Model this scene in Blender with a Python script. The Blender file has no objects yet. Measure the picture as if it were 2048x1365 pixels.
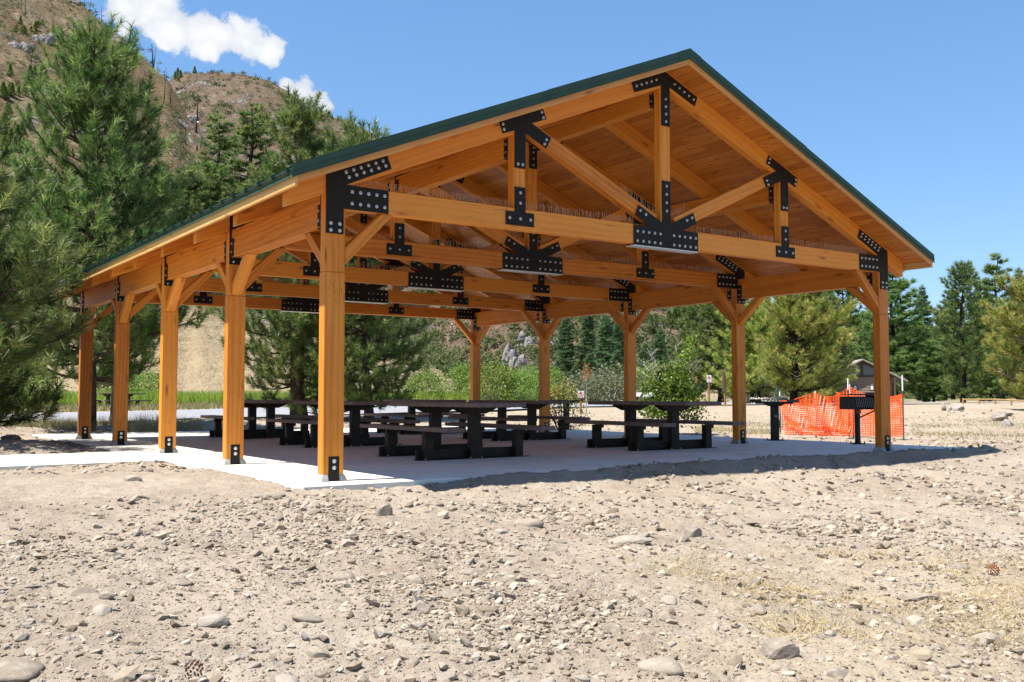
import bpy, bmesh, math, random
import numpy as np
from mathutils import Vector, Matrix

random.seed(7)
RNG = np.random.default_rng(11)
scene = bpy.context.scene
COL = scene.collection
R_ = math.radians

# ------------------------------------------------------------------ camera
CX, CY, CZ = -4.3579, -9.8079, 0.9219
YAW, PITCH, FPX = 0.6075, 0.0553, 1963.33
cd = bpy.data.cameras.new('camera'); cam = bpy.data.objects.new('camera', cd); COL.objects.link(cam)
cam.location = (CX, CY, CZ); cam.rotation_euler = (math.pi/2+PITCH, 0, -YAW)
cd.sensor_width = 36; cd.lens = FPX/2048*36; cd.clip_start = 0.1; cd.clip_end = 6000
scene.camera = cam

_f = np.array([math.sin(YAW)*math.cos(PITCH), math.cos(YAW)*math.cos(PITCH), math.sin(PITCH)])
_r = np.array([math.cos(YAW), -math.sin(YAW), 0.0]); _u = np.cross(_r, _f)
_C = np.array([CX, CY, CZ])

def ray(u, v):
    return _f + _r*(u-1024)/FPX - _u*(v-682.5)/FPX

def hdir(u):
    """ground-plane direction of photo column u, one metre of depth long"""
    d = ray(u, 791); return np.array([d[0], d[1]])

def at(u, depth):
    h = hdir(u); return CX+h[0]*depth, CY+h[1]*depth

# ------------------------------------------------------------------ noise
def _hash(ix, iy, s):
    h = np.sin(ix*127.1+iy*311.7+s*74.7)*43758.5453
    return h-np.floor(h)

def vnoise(x, y, s=0):
    ix, iy = np.floor(x), np.floor(y); fx, fy = x-ix, y-iy
    fx = fx*fx*(3-2*fx); fy = fy*fy*(3-2*fy)
    a = _hash(ix, iy, s); b = _hash(ix+1, iy, s); c = _hash(ix, iy+1, s); d = _hash(ix+1, iy+1, s)
    return a+(b-a)*fx+(c-a)*fy+(a-b-c+d)*fx*fy

def fbm(x, y, o=4, s=0):
    t = 0; a = .5
    for k in range(o):
        t = t+a*(vnoise(x, y, s+k)-.5); x = x*2.03+3.1; y = y*2.03+1.7; a *= .5
    return t

def sstep(a, b, x):
    t = np.clip((x-a)/(b-a), 0, 1); return t*t*(3-2*t)

# slab rectangle and walk
SX0, SX1, SY0, SY1 = -0.38, 12.15, -0.38, 15.75
WX0, WY0, WY1 = -16.0, 4.55, 7.12

def ground(x, y, fine=True):
    x = np.asarray(x, float); y = np.asarray(y, float)
    s = np.clip(-(y+0.5), 0, None)
    z = -0.05-0.105*np.clip(s/.55, 0, 1)*sstep(.2, 2.0, x)*(1-.55*sstep(11.5, 14, x))-0.066*s*s/(s+1.2)
    # berm of dirt pushed up against the front and right edges of the slab
    bx = sstep(.5, 2.4, x)
    z = z+0.085*np.exp(-(np.clip(-.40-y, 0, None)/.30)**2)*bx*sstep(1.0, -.3, y)*(1-sstep(13.2, 15, x))
    z = z+0.04*np.exp(-((y+.15)/1.0)**2)*sstep(11.5, 13, x)
    z = z+.034*sstep(.6, -.4, x)*sstep(-.8, -.2, y)
    # heap of dirt beside the walk, mound behind the slab
    z = z+0.16*np.exp(-((y-8.7)/1.0)**2)*sstep(-.75, -1.5, x)*(1-sstep(9.6, 10.5, y))
    z = z+0.30*np.exp(-((x-4.6)/2.2)**2-((y-19.3)/1.4)**2)+0.14*np.exp(-((x+1)/3.2)**2-((y-18.5)/1.7)**2)
    dep = (x-CX)*_f[0]+(y-CY)*_f[1]
    z = z+0.38*sstep(30, 62, dep)
    if fine:
        far = 1-sstep(14, 34, dep)
        z = z+far*(0.12*fbm(x*.9, y*.9, 3, 5)+0.065*fbm(x*4.2, y*4.2, 3, 9))+(1-far)*0.10*fbm(x*.35, y*.35, 3, 5)
        z = z+(1-sstep(10, 20, dep))*0.040*fbm(x*15, y*15, 3, 3)
    ins = (x > SX0-.02) & (x < SX1+.02) & (y > SY0-.02) & (y < SY1+.02)
    walk = (x > WX0) & (x < SX0) & (y > WY0-.02) & (y < WY1+.02)
    # keep soil just under the concrete edges except on the berm
    d = np.maximum(np.maximum(SX0-x, x-SX1), np.maximum(SY0-y, y-SY1))
    cap = -0.006+0.3*np.clip(d, 0, 5)
    z = np.where((d < .5) & (d > 0) & (x < 1.5), np.minimum(z, cap), z)
    dw = np.maximum(WY0-y, y-WY1)
    z = np.where((x < SX0) & (dw > 0) & (dw < .4), np.minimum(z, -0.008+.4*dw), z)
    return np.where(ins | walk, -0.20, z)

def gz(x, y):
    return float(ground(np.array([x]), np.array([y]))[0])

def hit(u, v):
    """where the photo's ray (u, v) meets the ground"""
    r = ray(u, v); t = np.geomspace(3.0, 160.0, 3000)
    P = _C[None]+r[None]*t[:, None]
    below = P[:, 2] <= ground(P[:, 0], P[:, 1])
    return P[int(np.argmax(below)) if below.any() else -1]

# ------------------------------------------------------------------ helpers
def link(o, parent=None):
    COL.objects.link(o)
    if parent is not None: o.parent = parent
    return o

def tag(o, label=None, cat=None, group=None, kind=None):
    if label: o['label'] = label
    if cat: o['category'] = cat
    if group: o['group'] = group
    if kind: o['kind'] = kind
    return o

def empty(name, loc=(0, 0, 0), rz=0.0):
    o = bpy.data.objects.new(name, None); o.location = loc; o.rotation_euler = (0, 0, rz)
    o.empty_display_size = .2
    return link(o)

def npmesh(name, V, F, mats, smooth=False, midx=None, attrs=None):
    V = np.asarray(V, np.float32); F = np.asarray(F, np.int32)
    me = bpy.data.meshes.new(name)
    n = F.shape[1]
    me.vertices.add(len(V)); me.vertices.foreach_set('co', V.ravel())
    me.loops.add(F.size); me.loops.foreach_set('vertex_index', F.ravel())
    me.polygons.add(len(F)); me.polygons.foreach_set('loop_start', np.arange(0, F.size, n, dtype=np.int32))
    me.polygons.foreach_set('loop_total', np.full(len(F), n, np.int32))
    if midx is not None: me.polygons.foreach_set('material_index', np.asarray(midx, np.int32))
    me.polygons.foreach_set('use_smooth', np.full(len(F), bool(smooth)))
    if attrs:
        for k, a in attrs.items():
            at_ = me.attributes.new(k, 'FLOAT', 'POINT'); at_.data.foreach_set('value', np.asarray(a, np.float32))
    for m in (mats if isinstance(mats, (list, tuple)) else [mats]): me.materials.append(m)
    me.update(); me.validate()
    return me

def nobj(name, V, F, mats, parent=None, **kw):
    return link(bpy.data.objects.new(name, npmesh(name, V, F, mats, **kw)), parent)

class MB:
    """collects simple solids into one mesh"""
    def __init__(s): s.v = []; s.f = []; s.m = []
    def add(s, V, F, mi=0):
        o = len(s.v); s.v += [tuple(p) for p in V]; s.f += [tuple(i+o for i in f) for f in F]; s.m += [mi]*len(F)
    def box(s, a, b, mi=0, M=None):
        x0, y0, z0 = a; x1, y1, z1 = b
        V = [(x0,y0,z0),(x1,y0,z0),(x1,y1,z0),(x0,y1,z0),(x0,y0,z1),(x1,y0,z1),(x1,y1,z1),(x0,y1,z1)]
        if M is not None: V = [tuple(M @ Vector(p)) for p in V]
        s.add(V, [(0,3,2,1),(4,5,6,7),(0,1,5,4),(1,2,6,5),(2,3,7,6),(3,0,4,7)], mi)
    def prism(s, pts, a, b, axis='y', mi=0):
        n = len(pts)
        def P(p, t): return (p[0], t, p[1]) if axis == 'y' else ((t, p[0], p[1]) if axis == 'x' else (p[0], p[1], t))
        V = [P(p, a) for p in pts]+[P(p, b) for p in pts]
        F = [tuple(range(n)), tuple(range(2*n-1, n-1, -1))]+[(i, i+n, (i+1) % n+n, (i+1) % n) for i in range(n)]
        s.add(V, F, mi)
    def tube(s, pts, rad, n=6, mi=0, cap=True):
        pts = [Vector(p) for p in pts]; rings = []
        if not isinstance(rad, (list, tuple)): rad = [rad]*len(pts)
        for i, p in enumerate(pts):
            d = (pts[min(i+1, len(pts)-1)]-pts[max(i-1, 0)]).normalized()
            a = d.orthogonal().normalized() if abs(d.z) < .99 else Vector((1, 0, 0)); b = d.cross(a).normalized()
            if abs(d.z) >= .99: a = b.cross(d).normalized()
            rings.append([p+(a*math.cos(2*math.pi*k/n)+b*math.sin(2*math.pi*k/n))*rad[i] for k in range(n)])
        V = [q for r in rings for q in r]; F = []
        for i in range(len(pts)-1):
            for k in range(n):
                F.append((i*n+k, i*n+(k+1) % n, (i+1)*n+(k+1) % n, (i+1)*n+k))
        if cap: F += [tuple(range(n-1, -1, -1)), tuple(range((len(pts)-1)*n, len(pts)*n))]
        s.add(V, F, mi)
    def build(s, name, mats, parent=None, bevel=0, smooth=False, fix=True):
        me = bpy.data.meshes.new(name); me.from_pydata(s.v, [], s.f)
        for m in (mats if isinstance(mats, (list, tuple)) else [mats]): me.materials.append(m)
        me.polygons.foreach_set('material_index', s.m)
        if fix:
            bm = bmesh.new(); bm.from_mesh(me); bmesh.ops.recalc_face_normals(bm, faces=bm.faces); bm.to_mesh(me); bm.free()
        if smooth: me.polygons.foreach_set('use_smooth', [True]*len(me.polygons))
        o = link(bpy.data.objects.new(name, me), parent)
        if bevel:
            b = o.modifiers.new('edge', 'BEVEL'); b.width = bevel; b.segments = 1; b.limit_method = 'ANGLE'
        return o

def copy_tree(o, parent=None):
    c = o.copy(); COL.objects.link(c); c.parent = parent
    for ch in list(o.children): copy_tree(ch, c)
    return c

# ------------------------------------------------------------------ materials
def mat(name):
    m = bpy.data.materials.new(name); m.use_nodes = True
    nt = m.node_tree; b = nt.nodes['Principled BSDF']
    return m, nt, b

def N(nt, typ, **kw):
    n = nt.nodes.new(typ)
    for k, v in kw.items():
        if k.startswith('_'): setattr(n, k[1:], v)
        else: n.inputs[k.replace('__', ' ')].default_value = v
    return n

def L(nt, a, b): nt.links.new(a, b)

def ramp(nt, fac, stops, interp='LINEAR'):
    r = nt.nodes.new('ShaderNodeValToRGB'); cr = r.color_ramp; cr.interpolation = interp
    while len(cr.elements) < len(stops): cr.elements.new(.5)
    for e, (p, c) in zip(cr.elements, stops):
        e.position = p; e.color = tuple(c)+(1,) if len(c) == 3 else c
    L(nt, fac, r.inputs[0]); return r.outputs[0]

def mix(nt, fac, a, b, mode='MIX'):
    m = nt.nodes.new('ShaderNodeMix'); m.data_type = 'RGBA'; m.blend_type = mode
    for sock, val in ((m.inputs[0], fac), (m.inputs[6], a), (m.inputs[7], b)):
        if hasattr(val, 'is_linked'): L(nt, val, sock)
        else: sock.default_value = val if not isinstance(val, tuple) else (val+(1,) if len(val) == 3 else val)
    return m.outputs[2]

def math_(nt, op, a, b=None, c=None):
    m = nt.nodes.new('ShaderNodeMath'); m.operation = op
    for i, val in enumerate((a, b, c)):
        if val is None: continue
        if hasattr(val, 'is_linked'): L(nt, val, m.inputs[i])
        else: m.inputs[i].default_value = val
    return m.outputs[0]

def dim(nt, c, k):
    return mix(nt, 1.0, c, (k, k, k), 'MULTIPLY')

def coords(nt, scale=(1, 1, 1), kind='Object', offs=None):
    t = nt.nodes.new('ShaderNodeTexCoord'); mp = nt.nodes.new('ShaderNodeMapping')
    mp.inputs['Scale'].default_value = scale
    L(nt, t.outputs[kind], mp.inputs[0])
    if offs is not None:
        cb = nt.nodes.new('ShaderNodeCombineXYZ')
        for i in range(3): L(nt, offs, cb.inputs[i])
        L(nt, cb.outputs[0], mp.inputs['Location'])
    return mp.outputs[0]

def noise(nt, vec, scale, detail=4, rough=.55, dist=0.0):
    n = N(nt, 'ShaderNodeTexNoise', Scale=scale, Detail=detail, Roughness=rough, Distortion=dist)
    L(nt, vec, n.inputs['Vector']); return n.outputs[0]

def bump(nt, b, h, strength=.3, dist=.02):
    n = N(nt, 'ShaderNodeBump', Strength=strength, Distance=dist); L(nt, h, n.inputs['Height']); L(nt, n.outputs[0], b.inputs['Normal'])

def objrand(nt, mul=40.0):
    o = nt.nodes.new('ShaderNodeObjectInfo'); return math_(nt, 'MULTIPLY', o.outputs['Random'], mul), o.outputs['Random']

def wood_mat(name, dark, mid, light, rough=.55, lams=0.0):
    """stained timber, grain running along the object's local x"""
    m, nt, b = mat(name)
    off, rnd = objrand(nt)
    v = coords(nt, (.5, 7, 7), offs=off)
    warp = noise(nt, coords(nt, (.5, 2.2, 2.2), offs=off), 1.6, 3, .5)
    ring = N(nt, 'ShaderNodeTexWave', Scale=.8, Distortion=10.0, Detail=3.0)
    ring.inputs['Detail Scale'].default_value = .7; ring.wave_type = 'RINGS'; ring.rings_direction = 'X'
    L(nt, v, ring.inputs['Vector'])
    g = noise(nt, coords(nt, (1.6, 46, 46), offs=off), 3.0, 3, .6)
    f = math_(nt, 'ADD', math_(nt, 'MULTIPLY', ring.outputs[1], .21), math_(nt, 'MULTIPLY', g, .74))
    f = math_(nt, 'ADD', f, math_(nt, 'MULTIPLY', warp, .45))
    f = math_(nt, 'ADD', f, math_(nt, 'MULTIPLY', math_(nt, 'SUBTRACT', rnd, .5), .45))
    c = ramp(nt, f, [(.28, dark), (.58, mid), (.90, light)])
    # knots
    vo = N(nt, 'ShaderNodeTexVoronoi', Scale=1.0, Randomness=1.0); L(nt, coords(nt, (1.5, 6.0, 6.0), offs=off), vo.inputs['Vector'])
    k = ramp(nt, vo.outputs['Distance'], [(.07, (1, 1, 1)), (.19, (0, 0, 0))])
    c = mix(nt, math_(nt, 'MULTIPLY', k, .7), c, (dark[0]*.45, dark[1]*.4, dark[2]*.4))
    # drying checks
    ch = noise(nt, coords(nt, (.35, 9, 9), offs=off), 2.2, 2, .5)
    ck = ramp(nt, ch, [(.492, (0, 0, 0)), (.5, (1, 1, 1)), (.508, (0, 0, 0))])
    pat = ramp(nt, noise(nt, coords(nt, (.6, 1, 1), offs=off), 1.3, 2), [(.52, (0, 0, 0)), (.6, (1, 1, 1))])
    c = mix(nt, math_(nt, 'MULTIPLY', math_(nt, 'MULTIPLY', ck, pat), .75), c, (dark[0]*.25, dark[1]*.2, dark[2]*.2))
    # handling scuffs
    sc = ramp(nt, noise(nt, coords(nt, (1.1, 1.6, 1.6), offs=off), 2.3, 5, .65), [(.60, (0, 0, 0)), (.75, (1, 1, 1))])
    c = mix(nt, math_(nt, 'MULTIPLY', sc, .16), c, (.42, .26, .15))
    L(nt, c, b.inputs['Base Color']); b.inputs['Roughness'].default_value = rough
    b.inputs['Specular IOR Level'].default_value = .35
    bump(nt, b, math_(nt, 'ADD', g, math_(nt, 'MULTIPLY', ring.outputs[1], .4)), .25, .004)
    return m

M = {}
M['timber'] = wood_mat('timber', (.37, .105, .008), (.53, .170, .014), (.66, .245, .028))
M['rake'] = wood_mat('rake_timber', (.38, .150, .034), (.50, .220, .055), (.58, .285, .085))
M['fascia'] = wood_mat('fascia_timber', (.42, .215, .055), (.56, .315, .095), (.66, .41, .15))

def deck_mat():
    """tongue and groove boards: local x along the board, local y across the boards"""
    m, nt, b = mat('deck_boards')
    tc = nt.nodes.new('ShaderNodeTexCoord'); sp = nt.nodes.new('ShaderNodeSeparateXYZ'); L(nt, tc.outputs['Object'], sp.inputs[0])
    q = math_(nt, 'DIVIDE', sp.outputs[1], .138)
    idx = math_(nt, 'FLOOR', q); fr = math_(nt, 'FRACT', q)
    wn = N(nt, 'ShaderNodeTexWhiteNoise', _noise_dimensions='1D'); L(nt, idx, wn.inputs['W'])
    # each board broken into lengths
    xl = math_(nt, 'ADD', math_(nt, 'DIVIDE', sp.outputs[0], 3.12), math_(nt, 'MULTIPLY', wn.outputs[0], 7.0))
    cb = nt.nodes.new('ShaderNodeCombineXYZ'); L(nt, idx, cb.inputs[0]); L(nt, math_(nt, 'FLOOR', xl), cb.inputs[1])
    w2 = N(nt, 'ShaderNodeTexWhiteNoise', _noise_dimensions='2D'); L(nt, cb.outputs[0], w2.inputs['Vector'])
    cv = nt.nodes.new('ShaderNodeCombineXYZ')
    L(nt, math_(nt, 'ADD', sp.outputs[0], math_(nt, 'MULTIPLY', w2.outputs[0], 37.0)), cv.inputs[0]); L(nt, sp.outputs[1], cv.inputs[1])
    mp = nt.nodes.new('ShaderNodeMapping'); mp.inputs['Scale'].default_value = (.8, 26, 1); L(nt, cv.outputs[0], mp.inputs[0])
    g = noise(nt, mp.outputs[0], 1.7, 5, .6, .4)
    f = math_(nt, 'ADD', math_(nt, 'MULTIPLY', g, .8), math_(nt, 'MULTIPLY', math_(nt, 'SUBTRACT', w2.outputs[0], .5), .45))
    c = ramp(nt, f, [(.15, (.36, .108, .010)), (.45, (.50, .165, .019)), (.8, (.62, .25, .045))])
    mp2 = nt.nodes.new('ShaderNodeMapping'); mp2.inputs['Scale'].default_value = (1.6, 7, 1); L(nt, cv.outputs[0], mp2.inputs[0])
    vo = N(nt, 'ShaderNodeTexVoronoi', Scale=1.0); vo.voronoi_dimensions = '2D'; L(nt, mp2.outputs[0], vo.inputs['Vector'])
    k = ramp(nt, vo.outputs['Distance'], [(.05, (1, 1, 1)), (.14, (0, 0, 0))])
    c = mix(nt, math_(nt, 'MULTIPLY', k, .6), c, (.12, .035, .008))
    gr = ramp(nt, fr, [(.0, (1, 1, 1)), (.045, (0, 0, 0)), (.955, (0, 0, 0)), (1, (1, 1, 1))])
    c = mix(nt, math_(nt, 'MULTIPLY', gr, .75), c, (.05, .014, .004))
    L(nt, c, b.inputs['Base Color']); b.inputs['Roughness'].default_value = .5
    bump(nt, b, math_(nt, 'SUBTRACT', math_(nt, 'MULTIPLY', g, .15), gr), .5, .006)
    return m
M['deck'] = deck_mat()

def simple(name, col, rough=.5, metal=0.0, var=.15, scale=8.0, bmp=0.0, spec=.5):
    m, nt, b = mat(name)
    n = noise(nt, coords(nt, (1, 1, 1)), scale, 5, .6)
    c = ramp(nt, n, [(.3, tuple(x*(1-var) for x in col)), (.7, tuple(min(1, x*(1+var)) for x in col))])
    L(nt, c, b.inputs['Base Color']); b.inputs['Roughness'].default_value = rough; b.inputs['Metallic'].default_value = metal
    b.inputs['Specular IOR Level'].default_value = spec
    if bmp: bump(nt, b, n, bmp, .01)
    return m
M['steel'] = simple('black_steel', (.013, .012, .010), .6, 0, .3, 30, .05, .18)
M['bolt'] = simple('galvanised_bolt', (.62, .62, .60), .32, .85, .15, 60)
M['reflgrey'] = simple('ground_reflection_grey', (.60, .61, .60), .45, .5, .12, 20)  # pale colour stands in for bright ground reflected in the black plate's underside
M['green'] = simple('green_roof_metal', (.030, .064, .040), .42, .0, .10, 3, 0, .25)
M['grout'] = simple('grout', (.33, .32, .29), .9, 0, .25, 14, .5, .2)
M['plank'] = simple('brown_plank', (.165, .115, .095), .65, 0, .3, 12, .15, .2)
M['frame'] = simple('dark_frame', (.026, .018, .009), .5, 0, .35, 9, .08, .22)
M['grill'] = simple('black_grill_steel', (.010, .010, .010), .5, 0, .3, 20, .1, .3)
M['redplate'] = simple('red_tag', (.18, .02, .03), .5)
M['greytag'] = simple('grey_tag', (.18, .18, .18), .5)
M['orange'] = simple('orange_net', (.95, .115, .012), .45, 0, .10, 10)
M['whitepaint'] = simple('white_paint', (.8, .8, .78), .5, 0, .05)
M['tpost'] = simple('green_post_paint', (.015, .055, .040), .5)
M['signwood'] = simple('brown_sign_post', (.26, .11, .045), .7, 0, .25, 12, .2)
M['signwhite'] = simple('white_sign_face', (.75, .75, .75), .4, 0, .04)
M['signred'] = simple('red_sign_ink', (.55, .03, .03), .4, 0, .05)
M['signblack'] = simple('black_sign_ink', (.02, .02, .02), .4, 0, .05)
M['bark'] = simple('pine_bark', (.065, .045, .035), .9, 0, .5, 9, .8, .1)
M['barkdark'] = simple('dark_bark', (.030, .022, .018), .9, 0, .5, 9, .8, .1)
M['greybark'] = simple('grey_dead_wood', (.34, .31, .28), .9, 0, .3, 12, .4, .1)
M['burnt'] = simple('burnt_wood', (.028, .024, .023), .9, 0, .5, 6, .3, .1)
M['paleboard'] = simple('pale_fallen_log', (.62, .58, .52), .9, 0, .2, 4, 0, .1)
M['siding'] = simple('tan_siding', (.24, .18, .135), .75, 0, .06, 5, 0, .2)
M['trimdark'] = simple('dark_brown_trim', (.055, .034, .026), .6, 0, .15, 8)
M['ventgrey'] = simple('grey_gable_panel', (.12, .13, .14), .35, 0, .1, 6)
M['railwood'] = simple('weathered_rail', (.34, .22, .10), .8, 0, .3, 6, .3, .1)
M['cone'] = simple('pine_cone_brown', (.20, .065, .03), .8, 0, .4, 30, .3, .1)

def stone_mat(name, cols, rough=.9):
    m, nt, b = mat(name)
    off, rnd = objrand(nt, 60)
    v = coords(nt, (1, 1, 1), offs=off)
    n = noise(nt, v, 14, 6, .65); n2 = noise(nt, v, 3.0, 3)
    c = ramp(nt, rnd, [(0, cols[0]), (.35, cols[1]), (.7, cols[2]), (1, cols[3])])
    c = mix(nt, ramp(nt, n, [(.35, (0, 0, 0)), (.7, (1, 1, 1))]), c, mix(nt, .35, c, (.10, .085, .07)))
    c = mix(nt, ramp(nt, n2, [(.48, (0, 0, 0)), (.68, (.55, .55, .55))]), c, (.56, .49, .40)); c = dim(nt, c, .64)
    L(nt, c, b.inputs['Base Color']); b.inputs['Roughness'].default_value = rough
    b.inputs['Specular IOR Level'].default_value = .2
    bump(nt, b, math_(nt, 'ADD', n, math_(nt, 'MULTIPLY', noise(nt, v, 60, 3), .4)), .5, .01)
    return m
M['stone'] = stone_mat('river_stone', [(.30, .24, .18), (.47, .395, .305), (.39, .32, .245), (.55, .485, .395)])
M['boulder'] = stone_mat('boulder_rock', [(.38, .36, .33), (.46, .42, .37), (.50, .45, .39), (.42, .40, .37)])
M['outcrop'] = stone_mat('outcrop_rock', [(.27, .26, .25), (.31, .30, .29), (.34, .32, .31), (.29, .28, .28)])
M['clod'] = stone_mat('dirt_clod', [(.17, .12, .085), (.15, .11, .08), (.18, .13, .09), (.16, .12, .09)])
M['pale'] = stone_mat('pale_stone', [(.62, .57, .48), (.66, .60, .50), (.60, .54, .45), (.64, .60, .53)])

def gravel_mat():
    m, nt, b = mat('gravel')
    a = N(nt, 'ShaderNodeAttribute', _attribute_name='tint')
    c = ramp(nt, a.outputs['Fac'], [(0, (.20, .155, .115)), (.25, (.34, .27, .20)), (.55, (.46, .38, .29)), (.88, (.55, .475, .385)), (.96, (.36, .33, .29)), (1, (.24, .22, .20))])
    n = noise(nt, coords(nt), 60, 3)
    c = mix(nt, ramp(nt, n, [(.3, (.0, .0, .0)), (.75, (.4, .4, .4))]), c, (.25, .20, .15)); c = mix(nt, 1.0, c, (.70, .70, .69), 'MULTIPLY')
    L(nt, c, b.inputs['Base Color']); b.inputs['Roughness'].default_value = .95; b.inputs['Specular IOR Level'].default_value = .1
    return m
M['gravel'] = gravel_mat()

def ground_mat():
    m, nt, b = mat('dirt_ground')
    v = coords(nt)
    n1 = noise(nt, v, .5, 5, .6); n2 = noise(nt, v, 3.2, 6, .65); n3 = noise(nt, v, 26, 6, .7)
    f = math_(nt, 'ADD', math_(nt, 'MULTIPLY', n1, .40), math_(nt, 'ADD', math_(nt, 'MULTIPLY', n2, .32), math_(nt, 'MULTIPLY', n3, .36)))
    c = ramp(nt, f, [(.36, (.245, .188, .135)), (.48, (.37, .298, .225)), (.60, (.475, .395, .310)), (.72, (.55, .475, .39))])
    # small pebbles as flecks
    vo = N(nt, 'ShaderNodeTexVoronoi', Scale=34.0); L(nt, v, vo.inputs['Vector'])
    pk = ramp(nt, vo.outputs['Distance'], [(.16, (1, 1, 1)), (.30, (0, 0, 0))])
    wn = nt.nodes.new('ShaderNodeSeparateColor'); L(nt, vo.outputs['Color'], wn.inputs[0])
    sel = ramp(nt, wn.outputs[0], [(.45, (0, 0, 0)), (.5, (1, 1, 1))])
    pc = ramp(nt, wn.outputs[1], [(0, (.28, .22, .165)), (.5, (.47, .39, .30)), (1, (.60, .53, .44))])
    c = mix(nt, math_(nt, 'MULTIPLY', pk, math_(nt, 'MULTIPLY', sel, .9)), c, pc)
    # straw litter patch, dry grass field
    ge = N(nt, 'ShaderNodeAttribute', _attribute_name='straw')
    st = math_(nt, 'MULTIPLY', ge.outputs['Fac'], ramp(nt, noise(nt, coords(nt, (1, 1, 1)), 7, 6, .75), [(.38, (0, 0, 0)), (.60, (1, 1, 1))]))
    c = mix(nt, math_(nt, 'MULTIPLY', st, .55), c, ramp(nt, n3, [(.3, (.42, .32, .19)), (.7, (.60, .49, .31))]))
    gg = N(nt, 'ShaderNodeAttribute', _attribute_name='green')
    c = mix(nt, gg.outputs['Fac'], c, ramp(nt, n2, [(.35, (.10, .14, .02)), (.65, (.22, .24, .05))]))
    c = mix(nt, 1.0, c, (.71, .715, .71), 'MULTIPLY')
    L(nt, c, b.inputs['Base Color']); b.inputs['Roughness'].default_value = 1.0; b.inputs['Specular IOR Level'].default_value = .05
    h = math_(nt, 'ADD', math_(nt, 'MULTIPLY', n3, .7), math_(nt, 'ADD', math_(nt, 'MULTIPLY', pk, .35), math_(nt, 'MULTIPLY', noise(nt, v, 110, 4, .7), .35)))
    bump(nt, b, h, .9, .03)
    return m
M['ground'] = ground_mat()

def concrete_mat():
    m, nt, b = mat('concrete')
    v = coords(nt)
    n1 = noise(nt, v, .6, 4); n2 = noise(nt, coords(nt, (3, .6, 1)), 4, 5, .65); n3 = noise(nt, v, 90, 3)
    f = math_(nt, 'ADD', math_(nt, 'MULTIPLY', n1, .5), math_(nt, 'ADD', math_(nt, 'MULTIPLY', n2, .35), math_(nt, 'MULTIPLY', n3, .2)))
    c = ramp(nt, f, [(.35, (.57, .555, .475)), (.55, (.67, .655, .57)), (.72, (.74, .725, .64))])
    sp = ramp(nt, noise(nt, v, 9, 2), [(.72, (0, 0, 0)), (.76, (.6, .6, .6))])
    c = mix(nt, sp, c, (.33, .29, .24))
    st_ = ramp(nt, noise(nt, coords(nt, (1, 1, 1)), 1.7, 6, .7), [(.50, (0, 0, 0)), (.68, (.55, .55, .55))])
    c = mix(nt, st_, c, (.46, .425, .345))
    L(nt, c, b.inputs['Base Color']); b.inputs['Roughness'].default_value = .8; b.inputs['Specular IOR Level'].default_value = .3
    bump(nt, b, n3, .15, .003)
    return m
M['concrete'] = concrete_mat()

def asphalt_mat():
    m, nt, b = mat('asphalt')
    v = coords(nt); n = noise(nt, v, 1.2, 5)
    L(nt, ramp(nt, n, [(.3, (.19, .19, .20)), (.7, (.26, .26, .27))]), b.inputs['Base Color']); b.inputs['Roughness'].default_value = .8
    return m
M['asphalt'] = asphalt_mat()

def leaf_mat(name, c0, c1, c2, trans=.35, rough=.5, spec=.3):
    m, nt, b = mat(name)
    a = N(nt, 'ShaderNodeAttribute', _attribute_name='tint')
    c = ramp(nt, a.outputs['Fac'], [(0, c0), (.5, c1), (1, c2)])
    o = nt.nodes.new('ShaderNodeObjectInfo')
    hv = N(nt, 'ShaderNodeHueSaturation'); L(nt, c, hv.inputs['Color'])
    L(nt, math_(nt, 'ADD', math_(nt, 'MULTIPLY', o.outputs['Random'], .035), .483), hv.inputs['Hue'])
    L(nt, math_(nt, 'ADD', math_(nt, 'MULTIPLY', o.outputs['Random'], .3), .85), hv.inputs['Value'])
    hc = dim(nt, hv.outputs[0], .86)
    L(nt, hc, b.inputs['Base Color']); b.inputs['Roughness'].default_value = rough
    b.inputs['Specular IOR Level'].default_value = spec
    t = nt.nodes.new('ShaderNodeBsdfTranslucent'); L(nt, hc, t.inputs[0])
    ms = nt.nodes.new('ShaderNodeMixShader'); ms.inputs[0].default_value = trans
    L(nt, b.outputs[0], ms.inputs[1]); L(nt, t.outputs[0], ms.inputs[2])
    L(nt, ms.outputs[0], nt.nodes['Material Output'].inputs[0])
    return m
M['needle'] = leaf_mat('pine_needles', (.055, .115, .026), (.145, .225, .052), (.37, .43, .14), .5, .4, .4)
M['needle_y'] = leaf_mat('yellowing_needles', (.16, .25, .04), (.36, .43, .085), (.68, .60, .19), .5, .42, .35)
M['needle_d'] = leaf_mat('dark_needles', (.080, .145, .040), (.165, .25, .065), (.32, .38, .11), .48, .45, .3)
M['needle_b'] = leaf_mat('blue_green_needles', (.095, .165, .075), (.15, .24, .11), (.22, .31, .14), .45, .5, .35)
M['maple'] = leaf_mat('maple_leaves', (.06, .14, .018), (.125, .245, .03), (.30, .36, .045), .48, .42, .4)
M['yshrub'] = leaf_mat('yellowing_leaves', (.16, .20, .04), (.30, .31, .06), (.50, .40, .10), .4, .5, .3)
M['willow'] = leaf_mat('willow_leaves', (.12, .19, .04), (.23, .33, .06), (.36, .44, .09), .45, .5, .3)
M['sage'] = leaf_mat('sage_leaves', (.10, .125, .07), (.16, .185, .10), (.24, .25, .14), .3, .7, .1)
M['hillscrub'] = leaf_mat('hill_scrub_leaves', (.07, .10, .035), (.12, .15, .055), (.20, .21, .09), .35, .7, .1)
M['rustleaf'] = leaf_mat('rust_leaves', (.35, .13, .04), (.46, .19, .07), (.52, .27, .12), .4, .6, .1)
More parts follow.
